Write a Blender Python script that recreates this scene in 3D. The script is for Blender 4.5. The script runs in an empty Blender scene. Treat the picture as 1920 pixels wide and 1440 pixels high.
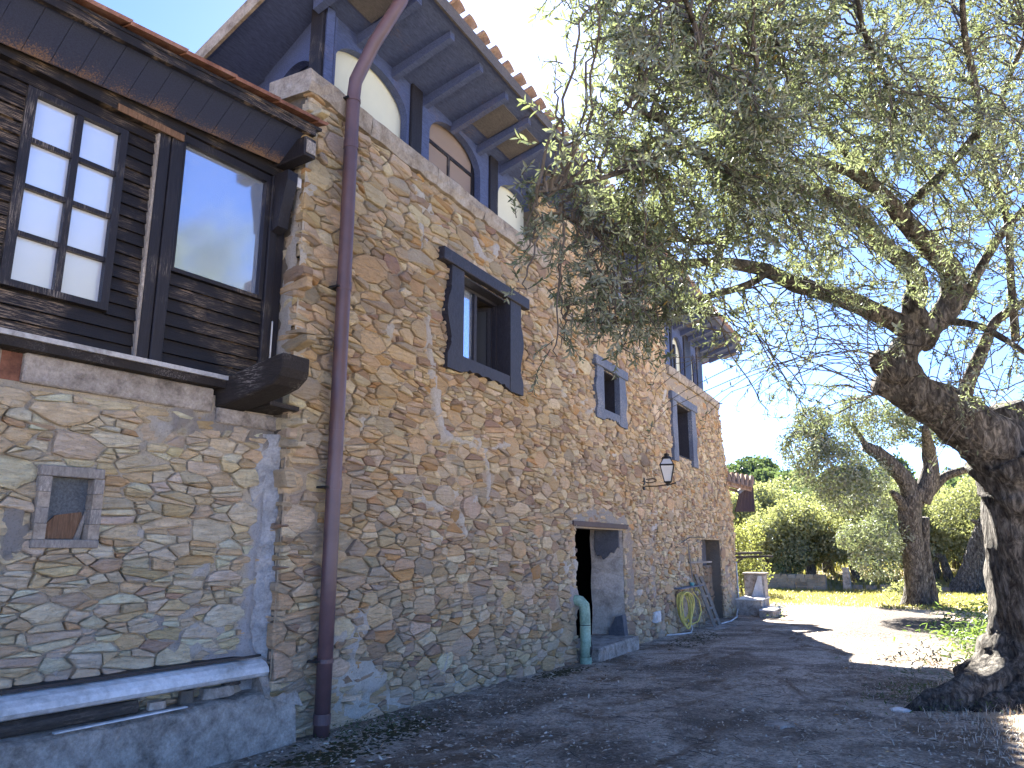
import bpy, math, random
import numpy as np
from mathutils import Vector, Matrix

random.seed(7)
rng = np.random.default_rng(7)
C = bpy.context.scene.collection
R = math.radians

# ------------------------------------------------------------------ camera, world, sun, exposure
CAM_H = 1.65
PITCH, YAW, FOC = R(12.3), R(27.8), 1400.0          # heading measured from +X (along the wall) towards +Y (the house)
F0 = np.array([math.cos(YAW), math.sin(YAW), 0.0]); CR = np.array([math.sin(YAW), -math.cos(YAW), 0.0]); UP = np.array([0, 0, 1.0])
CF = F0 * math.cos(PITCH) + UP * math.sin(PITCH); CU = UP * math.cos(PITCH) - F0 * math.sin(PITCH)
CAMP = np.array([0.0, 0.0, CAM_H])
cd = bpy.data.cameras.new('camera'); cam = bpy.data.objects.new('camera', cd); C.objects.link(cam)
cd.sensor_width = 36.0; cd.lens = 36.0 * FOC / 1920.0; cd.clip_start = 0.05; cd.clip_end = 6000
M = Matrix.Identity(4)
for i in range(3):
    M[i][0] = CR[i]; M[i][1] = CU[i]; M[i][2] = -CF[i]; M[i][3] = CAMP[i]
cam.matrix_world = M
bpy.context.scene.camera = cam

SUN_AZ, SUN_EL = R(26.0), R(36.0)
w = bpy.data.worlds.new('World'); bpy.context.scene.world = w; w.use_nodes = True
nt = w.node_tree
sky = nt.nodes.new('ShaderNodeTexSky'); sky.sky_type = 'NISHITA'; sky.sun_disc = False
sky.sun_elevation = SUN_EL; sky.sun_rotation = R(90) - SUN_AZ
sky.air_density = 0.55; sky.dust_density = 8.0; sky.ozone_density = 6.0; sky.altitude = 5300
bg = nt.nodes['Background']; bg.inputs['Strength'].default_value = 0.05
nt.links.new(sky.outputs[0], bg.inputs[0])
sl = bpy.data.lights.new('sun', 'SUN'); sl.energy = 3.6; sl.angle = R(0.53); sl.color = (1.0, 0.94, 0.84)
so = bpy.data.objects.new('sun', sl); C.objects.link(so)
sd = Vector((math.cos(SUN_AZ) * math.cos(SUN_EL), math.sin(SUN_AZ) * math.cos(SUN_EL), math.sin(SUN_EL)))
so.rotation_euler = sd.to_track_quat('Z', 'Y').to_euler(); so.location = (20, 10, 30)
vs = bpy.context.scene.view_settings
vs.view_transform = 'Standard'; vs.look = 'None'; vs.exposure = 4.05; vs.gamma = 1.0; vs.use_curve_mapping = False

# ------------------------------------------------------------------ helpers
def at(px, py, dep):
    """a point seen in direction (px,py) of the photograph at a real distance dep along the viewing axis"""
    return CAMP + (CF + CR * (px - 960) / FOC + CU * (720 - py) / FOC) * dep
def px_per_m(P):
    d = (np.asarray(P) - CAMP) @ CF
    return FOC / max(d, 0.3)
def in_view(P, m=60):
    v = np.asarray(P) - CAMP; d = v @ CF
    if d < 0.3: return False
    x = 960 + FOC * (v @ CR) / d; y = 720 - FOC * (v @ CU) / d
    return -m < x < 1920 + m and -m < y < 1440 + m

def hash3(i, j, k, s):
    n = (i * 374761393 + j * 668265263 + k * 2147483647 + s * 1274126177) & 0xFFFFFFFF
    n = ((n ^ (n >> 13)) * 1274126177) & 0xFFFFFFFF
    n = ((n ^ (n >> 16)) * 2246822519) & 0xFFFFFFFF
    return ((n ^ (n >> 15)) & 0xFFFF) / 65535.0
def vnoise(x, y, z=0.0, s=0):
    x = np.asarray(x, float); y = np.asarray(y, float); z = np.zeros_like(x) + z
    xi = np.floor(x).astype(np.int64); yi = np.floor(y).astype(np.int64); zi = np.floor(z).astype(np.int64)
    fx = x - xi; fy = y - yi; fz = z - zi
    fx = fx * fx * (3 - 2 * fx); fy = fy * fy * (3 - 2 * fy); fz = fz * fz * (3 - 2 * fz)
    o = 0
    for a in (0, 1):
        for b in (0, 1):
            for c in (0, 1):
                o = o + hash3(xi + a, yi + b, zi + c, s) * (fx if a else 1 - fx) * (fy if b else 1 - fy) * (fz if c else 1 - fz)
    return o * 2 - 1
def fbm(x, y, z=0.0, s=0, o=3):
    t = 0; a = 1.0; x = np.asarray(x, float); y = np.asarray(y, float); z = np.asarray(z, float)
    for i in range(o):
        t = t + a * vnoise(x * 2 ** i, y * 2 ** i, z * 2 ** i, s + i); a *= 0.5
    return t / 1.75

BASE = {}          # object name -> world position of its thing's base
def tag(o, label=None, cat=None, group=None, kind=None):
    if label: o['label'] = label
    if cat: o['category'] = cat
    if group: o['group'] = group
    if kind: o['kind'] = kind
    return o
def thing(name, loc, label, cat, group=None):
    o = bpy.data.objects.new(name, None); C.objects.link(o); o.location = loc
    o.empty_display_size = 0.2
    BASE[o.name] = np.array(loc, float)
    return tag(o, label, cat, group)
def link_mesh(name, me, mat, parent=None, label=None, cat=None, group=None, kind=None, base=None):
    if mat is not None: me.materials.append(mat)
    o = bpy.data.objects.new(name, me); C.objects.link(o)
    if parent is not None: o.parent = parent; BASE[o.name] = BASE[parent.name]
    else:
        b = np.zeros(3) if base is None else np.array(base, float); o.location = b; BASE[o.name] = b
    return tag(o, label, cat, group, kind)
def base_of(parent, base):
    if parent is not None: return BASE[parent.name]
    return np.zeros(3) if base is None else np.array(base, float)

class MB:
    def __init__(s, tf=None): s.v = []; s.f = []; s.c = []; s.col = None; s.tf = tf
    def add(s, verts, faces):
        n = len(s.v)
        if s.tf: verts = [s.tf(*p) for p in verts]
        s.v.extend([tuple(p) for p in verts]); s.f.extend([tuple(i + n for i in q) for q in faces])
        if s.col is not None: s.c.extend([s.col] * len(verts))
        return s
    def box(s, a, b):
        (x0, y0, z0), (x1, y1, z1) = a, b
        x0, x1 = sorted((x0, x1)); y0, y1 = sorted((y0, y1)); z0, z1 = sorted((z0, z1))
        return s.add([(x0,y0,z0),(x1,y0,z0),(x1,y1,z0),(x0,y1,z0),(x0,y0,z1),(x1,y0,z1),(x1,y1,z1),(x0,y1,z1)],
              [(0,3,2,1),(4,5,6,7),(0,1,5,4),(1,2,6,5),(2,3,7,6),(3,0,4,7)])
    def hexa(s, p):      # 8 points: bottom ring then top ring
        return s.add(p, [(0,3,2,1),(4,5,6,7),(0,1,5,4),(1,2,6,5),(2,3,7,6),(3,0,4,7)])
    def beam(s, a, b, w, h, up=(0, 0, 1), j=0.0, cuts=1):
        a = np.array(a, float); b = np.array(b, float); d = b - a; L = np.linalg.norm(d); d /= L
        u = np.array(up, float); r = np.cross(d, u); r /= np.linalg.norm(r); u = np.cross(r, d)
        vs_ = []; fs = []
        for k in range(cuts + 1):
            p = a + (b - a) * k / cuts
            for (sx, sy) in ((-1,-1),(1,-1),(1,1),(-1,1)):
                vs_.append(p + r * sx * w / 2 * (1 + random.uniform(-j, j)) + u * sy * h / 2 * (1 + random.uniform(-j, j)))
        for k in range(cuts):
            for q in range(4):
                fs.append((k*4+q, k*4+(q+1)%4, (k+1)*4+(q+1)%4, (k+1)*4+q))
        fs.append((3,2,1,0)); n = cuts * 4; fs.append((n,n+1,n+2,n+3))
        return s.add(vs_, fs)
    def tube(s, pts, rad, n=8, nz=0.0, seed=0, caps=True, ridges=0, rf=0.0):
        pts = [np.array(p, float) for p in pts]; m = len(pts)
        if not hasattr(rad, '__len__'): rad = [rad] * m
        ref = None; V = []; Fc = []
        for k in range(m):
            d = pts[min(k+1, m-1)] - pts[max(k-1, 0)]; d = d / (np.linalg.norm(d) + 1e-9)
            if ref is None:
                ref = np.cross(d, [0.3, 0.9, 0.2]); ref /= np.linalg.norm(ref)
            ref = ref - d * (ref @ d); ref /= np.linalg.norm(ref); bi = np.cross(d, ref)
            for q in range(n):
                a = 2 * math.pi * q / n
                V.append(pts[k] + (ref * math.cos(a) + bi * math.sin(a)) * rad[k])
        if nz:
            A = np.array(V); ctr = np.repeat(np.array(pts), n, axis=0); rr = np.repeat(np.array(rad), n)
            sc = 1.0 / max(np.mean(rad), 0.02)
            nn = fbm(A[:,0]*sc*0.8, A[:,1]*sc*0.8, A[:,2]*sc*0.35, seed, 3) + 0.5 * vnoise(A[:,0]*sc*3, A[:,1]*sc*3, A[:,2]*sc*0.9, seed+9)
            if ridges:
                aa = np.tile(np.arange(n) * 2 * math.pi / n, m) + np.repeat(np.arange(m) * 0.10, n)
                nn = nn + rf * np.sin(aa * ridges + 2.0 * nn)
            A = ctr + (A - ctr) * (1 + nz * nn)[:, None]; V = list(A)
        for k in range(m - 1):
            for q in range(n):
                Fc.append((k*n+q, k*n+(q+1)%n, (k+1)*n+(q+1)%n, (k+1)*n+q))
        if caps:
            Fc.append(tuple(range(n-1, -1, -1))); Fc.append(tuple((m-1)*n+q for q in range(n)))
        return s.add(V, Fc)
    def prism(s, poly, fn, d0, d1):
        """2-D outline poly; fn(u,v,depth)->point; extruded between depths d0,d1"""
        n = len(poly); V = [fn(u, v, d0) for u, v in poly] + [fn(u, v, d1) for u, v in poly]
        Fc = [tuple(range(n)), tuple(range(2*n-1, n-1, -1))] + [(i, i+n, (i+1) % n + n, (i+1) % n) for i in range(n)]
        return s.add(V, Fc)
    def build(s, name, mat, parent=None, smooth=False, base=None, bevel=0.0, **kw):
        b = base_of(parent, base)
        A = np.array(s.v, float) - b
        me = bpy.data.meshes.new(name); me.from_pydata(A.tolist(), [], s.f); me.update()
        if s.c and len(s.c) == len(s.v):
            at_ = me.attributes.new('Col', 'FLOAT_COLOR', 'POINT')
            at_.data.foreach_set('color', np.array([(c[0], c[1], c[2], 1) for c in s.c], np.float32).ravel())
        if smooth: me.polygons.foreach_set('use_smooth', [True] * len(me.polygons))
        o = link_mesh(name, me, mat, parent, base=base, **kw)
        if bevel:
            m = o.modifiers.new('bevel', 'BEVEL'); m.width = bevel; m.segments = 1; m.limit_method = 'ANGLE'
        return o

def np_mesh(name, V, Fq, mat, parent=None, col=None, smooth=False, base=None, **kw):
    """V (N,3) array, Fq (M,k) int array"""
    b = base_of(parent, base)
    me = bpy.data.meshes.new(name); m, k = Fq.shape
    me.vertices.add(len(V)); me.vertices.foreach_set('co', (V - b).astype(np.float32).ravel())
    me.loops.add(m * k); me.loops.foreach_set('vertex_index', Fq.astype(np.int32).ravel())
    me.polygons.add(m); me.polygons.foreach_set('loop_start', np.arange(0, m * k, k, dtype=np.int32))
    me.update(calc_edges=True)
    if col is not None:
        a = me.attributes.new('Col', 'FLOAT_COLOR', 'POINT')
        a.data.foreach_set('color', np.concatenate([col, np.ones((len(col), 1))], 1).astype(np.float32).ravel())
    if smooth: me.polygons.foreach_set('use_smooth', np.ones(m, bool))
    return link_mesh(name, me, mat, parent, base=base, **kw)

# ------------------------------------------------------------------ materials
def N(t, typ, **kw):
    n = t.nodes.new(typ)
    for k, v in kw.items():
        if k in n.inputs: n.inputs[k].default_value = v
        else: setattr(n, k, v)
    return n
def ramp(t, fac, stops, interp='LINEAR'):
    r = t.nodes.new('ShaderNodeValToRGB'); r.color_ramp.interpolation = interp; e = r.color_ramp.elements
    while len(e) < len(stops): e.new(0.5)
    for q, (p, c) in zip(e, stops):
        q.position = p; q.color = (*c, 1) if len(c) == 3 else c
    t.links.new(fac, r.inputs[0]); return r.outputs[0]
def mixc(t, fac, a, b, mode='MIX'):
    m = t.nodes.new('ShaderNodeMix'); m.data_type = 'RGBA'; m.blend_type = mode
    for s_, v in ((m.inputs[0], fac), (m.inputs[6], a), (m.inputs[7], b)):
        if hasattr(v, 'links'): t.links.new(v, s_)
        elif isinstance(v, (int, float)): s_.default_value = v
        else: s_.default_value = (*v, 1)
    return m.outputs[2]
def noise(t, vec, scale, detail=4, rough=0.6, dist=0.0):
    n = N(t, 'ShaderNodeTexNoise'); n.inputs['Scale'].default_value = scale; n.inputs['Detail'].default_value = detail
    n.inputs['Roughness'].default_value = rough; n.inputs['Distortion'].default_value = dist
    t.links.new(vec, n.inputs['Vector']); return n.outputs[0]
def mapped(t, scale=(1, 1, 1), rot=(0, 0, 0)):
    g = t.nodes.new('ShaderNodeNewGeometry')       # world position: things in this scene do not move
    m = t.nodes.new('ShaderNodeMapping'); m.inputs['Scale'].default_value = scale; m.inputs['Rotation'].default_value = rot
    t.links.new(g.outputs['Position'], m.inputs['Vector']); return m.outputs[0]
def new_mat(name, rough=0.8, spec=0.3):
    m = bpy.data.materials.new(name); m.use_nodes = True; t = m.node_tree
    b = t.nodes['Principled BSDF']; b.inputs['Roughness'].default_value = rough
    b.inputs['Specular IOR Level'].default_value = spec
    return m, t, b
def bump(t, b, h, strength=0.5, dist=0.02):
    n = t.nodes.new('ShaderNodeBump'); n.inputs['Strength'].default_value = strength; n.inputs['Distance'].default_value = dist
    t.links.new(h, n.inputs['Height']); t.links.new(n.outputs[0], b.inputs['Normal'])
def attr_col(t):
    a = t.nodes.new('ShaderNodeAttribute'); a.attribute_name = 'Col'; return a.outputs['Color']

def m_stone():
    m, t, b = new_mat('stone_rubble', 0.88, 0.2); v = mapped(t)
    c = attr_col(t)
    n1 = noise(t, v, 9, 6, 0.65, 0.4); n2 = noise(t, v, 38, 5, 0.7); n3 = noise(t, v, 3.2, 3, 0.5)
    c = mixc(t, ramp(t, n1, [(0.35, (0,0,0)), (0.7, (1,1,1))]), c, mixc(t, 0.45, c, (0.36, 0.25, 0.13)))
    c = mixc(t, ramp(t, n3, [(0.52, (0,0,0)), (0.66, (0.6,0.6,0.6))]), c, mixc(t, 0.5, c, (0.44, 0.38, 0.29)))
    c = mixc(t, ramp(t, n2, [(0.33, (0.7,0.7,0.7)), (0.46, (0,0,0))]), c, mixc(t, 0.45, c, (0.14, 0.115, 0.09)))
    t.links.new(c, b.inputs['Base Color'])
    vs_ = mapped(t, (0.8, 0.8, 3.6)); h = noise(t, vs_, 9, 9, 0.68, 0.8)
    bump(t, b, h, 1.0, 0.06); return m
def m_mortar():
    m, t, b = new_mat('lime_mortar', 0.95, 0.1); v = mapped(t)
    c = attr_col(t); n1 = noise(t, v, 14, 6, 0.7); n2 = noise(t, v, 70, 4, 0.7); n3 = noise(t, v, 1.1, 4, 0.6)
    c = mixc(t, ramp(t, n1, [(0.3, (0,0,0)), (0.7, (0.7,0.7,0.7))]), c, mixc(t, 0.55, c, (0.30, 0.23, 0.15)))
    c = mixc(t, ramp(t, n2, [(0.36, (0.8,0.8,0.8)), (0.46, (0,0,0))]), c, mixc(t, 0.5, c, (0.13, 0.11, 0.09)))
    c = mixc(t, ramp(t, n3, [(0.5, (0,0,0)), (0.7, (0.5,0.5,0.5))]), c, mixc(t, 0.5, c, (0.26, 0.25, 0.24)))
    t.links.new(c, b.inputs['Base Color']); bump(t, b, noise(t, v, 26, 10, 0.8), 1.0, 0.05); return m
def m_rough(name, cols, scale=6, bscale=40, bstr=0.5, rough=0.9, dist=0.015, stretch=(1,1,1), spec=0.2):
    m, t, b = new_mat(name, rough, spec); v = mapped(t, stretch)
    k = len(cols); st = [(0.3 + 0.4 * i / max(k - 1, 1), c) for i, c in enumerate(cols)]
    c = ramp(t, noise(t, v, scale, 7, 0.68, 0.3), st)
    n2 = noise(t, v, scale * 7, 4, 0.7)
    c = mixc(t, ramp(t, n2, [(0.35, (0.5,0.5,0.5)), (0.6, (0,0,0))]), c, mixc(t, 0.6, c, tuple(x * 0.35 for x in cols[0])))
    t.links.new(c, b.inputs['Base Color']); bump(t, b, noise(t, v, bscale, 7, 0.7), bstr, dist); return m
def m_wood(name, dark, light, amount, along, rough=0.6, spec=0.3, bstr=0.5):
    """stained wood; 'along' = mapping scale that stretches the grain; light streaks where the stain has worn off"""
    m, t, b = new_mat(name, rough, spec); v = mapped(t, along); vw = mapped(t)
    g = noise(t, v, 9, 8, 0.7, 0.4); wv = noise(t, vw, 1.7, 4, 0.6)
    base = ramp(t, g, [(0.3, tuple(x * 0.6 for x in dark)), (0.7, tuple(x * 1.35 for x in dark))])
    s = t.nodes.new('ShaderNodeMath'); s.operation = 'MULTIPLY'
    t.links.new(ramp(t, noise(t, v, 14, 6, 0.75), [(0.5, (0,0,0)), (0.6, (1,1,1))]), s.inputs[0])
    t.links.new(ramp(t, wv, [(0.62 - 0.3 * amount, (0,0,0)), (0.80 - 0.3 * amount, (1,1,1))]), s.inputs[1])
    c = mixc(t, s.outputs[0], base, light)
    t.links.new(c, b.inputs['Base Color']); bump(t, b, g, bstr, 0.01); return m
def m_leaf(name, top, under, trans, tmix=0.4, rough=0.5, var=0.5):
    m, t, b = new_mat(name, rough, 0.35); t.nodes.remove(b)
    g = t.nodes.new('ShaderNodeNewGeometry')
    r = ramp(t, g.outputs['Random Per Island'], [(0.0, tuple(x * (1 - var) for x in top)), (0.55, top), (0.93, tuple(min(1, x * (1 + var)) for x in top)), (1.0, (min(1, top[0]*4.0), top[1]*1.9, top[2]*0.6))])
    c = mixc(t, g.outputs['Backfacing'], r, under)
    d = N(t, 'ShaderNodeBsdfDiffuse'); t.links.new(c, d.inputs['Color'])
    tr = N(t, 'ShaderNodeBsdfTranslucent'); tr.inputs['Color'].default_value = (*trans, 1)
    gl = N(t, 'ShaderNodeBsdfGlossy'); gl.inputs['Roughness'].default_value = 0.42; gl.inputs['Color'].default_value = (0.9, 0.95, 1, 1)
    m1 = N(t, 'ShaderNodeMixShader'); m1.inputs[0].default_value = tmix
    t.links.new(d.outputs[0], m1.inputs[1]); t.links.new(tr.outputs[0], m1.inputs[2])
    m2 = N(t, 'ShaderNodeMixShader'); m2.inputs[0].default_value = 0.03
    t.links.new(m1.outputs[0], m2.inputs[1]); t.links.new(gl.outputs[0], m2.inputs[2])
    t.links.new(m2.outputs[0], t.nodes['Material Output'].inputs['Surface']); return m
def m_glass(name, tint, metal, rough=0.03):
    m, t, b = new_mat(name, rough, 0.8); b.inputs['Base Color'].default_value = (*tint, 1); b.inputs['Metallic'].default_value = metal
    v = mapped(t); bump(t, b, noise(t, v, 2.5, 2, 0.5), 0.06, 0.02); return m
def m_plain(name, col, rough=0.6, spec=0.3, metal=0.0, var=0.25, scale=8):
    m, t, b = new_mat(name, rough, spec); v = mapped(t); b.inputs['Metallic'].default_value = metal
    c = ramp(t, noise(t, v, scale, 6, 0.65), [(0.3, tuple(x * (1 - var) for x in col)), (0.7, tuple(min(1, x * (1 + var)) for x in col))])
    t.links.new(c, b.inputs['Base Color']); bump(t, b, noise(t, v, scale * 8, 4, 0.6), 0.15, 0.005); return m
def m_ground():
    m, t, b = new_mat('worn_paving', 0.9, 0.25); v = mapped(t); vs_ = mapped(t, (0.5, 1.2, 1))
    c = ramp(t, noise(t, v, 0.85, 6, 0.66, 0.8), [(0.40, (0.24, 0.188, 0.138)), (0.50, (0.48, 0.392, 0.305)), (0.58, (0.70, 0.60, 0.49))])
    c = mixc(t, ramp(t, noise(t, v, 7, 8, 0.8, 0.4), [(0.40, (0.75,0.75,0.75)), (0.56, (0,0,0))]), c, mixc(t, 0.6, c, (0.06, 0.05, 0.04)))
    c = mixc(t, ramp(t, noise(t, v, 30, 6, 0.75), [(0.42, (1,1,1)), (0.52, (0,0,0))]), c, mixc(t, 0.55, c, (0.04, 0.037, 0.034)))
    c = mixc(t, ramp(t, noise(t, v, 24, 6, 0.8), [(0.57, (0,0,0)), (0.66, (0.9,0.9,0.9))]), c, (0.55, 0.50, 0.44))
    c = mixc(t, ramp(t, noise(t, vs_, 0.7, 5, 0.65, 1.0), [(0.54, (0,0,0)), (0.63, (0.85,0.85,0.85))]), c, mixc(t, noise(t, v, 40, 4, 0.7), (0.06, 0.038, 0.022), (0.26, 0.165, 0.09)))
    c = mixc(t, attr_col(t), c, mixc(t, noise(t, v, 22, 6, 0.7), (0.046, 0.036, 0.027), (0.090, 0.069, 0.052)))  # masked part: dark mix that holds back the sunlit area
    t.links.new(c, b.inputs['Base Color']); bump(t, b, noise(t, v, 30, 8, 0.8), 1.0, 0.06); return m
def m_terrain():
    m, t, b = new_mat('terrain', 0.95, 0.1); v = mapped(t)
    c = ramp(t, noise(t, v, 0.5, 7, 0.7), [(0.35, (0.11, 0.105, 0.035)), (0.5, (0.20, 0.18, 0.07)), (0.68, (0.29, 0.24, 0.12))])
    c = mixc(t, ramp(t, noise(t, v, 9, 5, 0.7), [(0.4, (0.6,0.6,0.6)), (0.6, (0,0,0))]), c, mixc(t, 0.5, c, (0.06, 0.07, 0.02)))
    c = mixc(t, attr_col(t), c, mixc(t, noise(t, v, 3, 5, 0.7), (0.36, 0.29, 0.205), (0.52, 0.43, 0.32)))  # pale soil tone raised so sunlit ground bounces light onto the wall
    t.links.new(c, b.inputs['Base Color']); bump(t, b, noise(t, v, 14, 7, 0.7), 0.8, 0.05); return m
def m_bark():
    m, t, b = new_mat('olive_bark', 0.93, 0.15); v = mapped(t, (1, 1, 0.35)); vw = mapped(t)
    c = ramp(t, noise(t, v, 14, 8, 0.72, 0.8), [(0.36, (0.018, 0.015, 0.014)), (0.5, (0.078, 0.070, 0.062)), (0.64, (0.22, 0.20, 0.175))])
    c = mixc(t, ramp(t, noise(t, vw, 3, 5, 0.65), [(0.54, (0,0,0)), (0.68, (0.5,0.5,0.5))]), c, (0.10, 0.10, 0.095))
    t.links.new(c, b.inputs['Base Color'])
    wv = t.nodes.new('ShaderNodeTexVoronoi'); wv.inputs['Scale'].default_value = 16; t.links.new(v, wv.inputs['Vector'])
    bump(t, b, mixc(t, 0.5, noise(t, v, 22, 8, 0.75, 0.6), wv.outputs['Distance']), 1.0, 0.12); return m

def m_fascia():
    m, t, b = new_mat('fascia_stain', 0.6, 0.3); v = mapped(t, (16, 16, 0.8)); vw = mapped(t, (3.5, 3.5, 0.4))
    base = ramp(t, noise(t, v, 7, 6, 0.65), [(0.3, (0.020, 0.026, 0.052)), (0.7, (0.040, 0.050, 0.095))])
    ad = t.nodes.new('ShaderNodeMath'); ad.operation = 'MULTIPLY_ADD'; ad.inputs[1].default_value = 1.5; t.links.new(noise(t, v, 5, 6, 0.7), ad.inputs[0])
    mu = t.nodes.new('ShaderNodeMath'); mu.operation = 'MULTIPLY_ADD'; mu.inputs[1].default_value = 0.8; mu.inputs[2].default_value = -0.72; t.links.new(noise(t, vw, 1.2, 3, 0.5), mu.inputs[0])
    t.links.new(mu.outputs[0], ad.inputs[2])
    a2 = t.nodes.new('ShaderNodeMath'); a2.operation = 'ADD'; sp = t.nodes.new('ShaderNodeSeparateColor'); t.links.new(attr_col(t), sp.inputs[0]); t.links.new(ad.outputs[0], a2.inputs[0])
    sc = t.nodes.new('ShaderNodeMath'); sc.operation = 'MULTIPLY_ADD'; sc.inputs[1].default_value = 1.1; sc.inputs[2].default_value = -0.92; t.links.new(sp.outputs[0], sc.inputs[0]); t.links.new(sc.outputs[0], a2.inputs[1])
    c = mixc(t, ramp(t, a2.outputs[0], [(0.42, (0,0,0)), (0.72, (1,1,1))]), base, ramp(t, noise(t, v, 9, 5, 0.7), [(0.3, (0.10, 0.055, 0.035)), (0.7, (0.28, 0.18, 0.115))]))
    t.links.new(c, b.inputs['Base Color']); bump(t, b, noise(t, v, 9, 6, 0.7), 0.4, 0.01); return m
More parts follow.
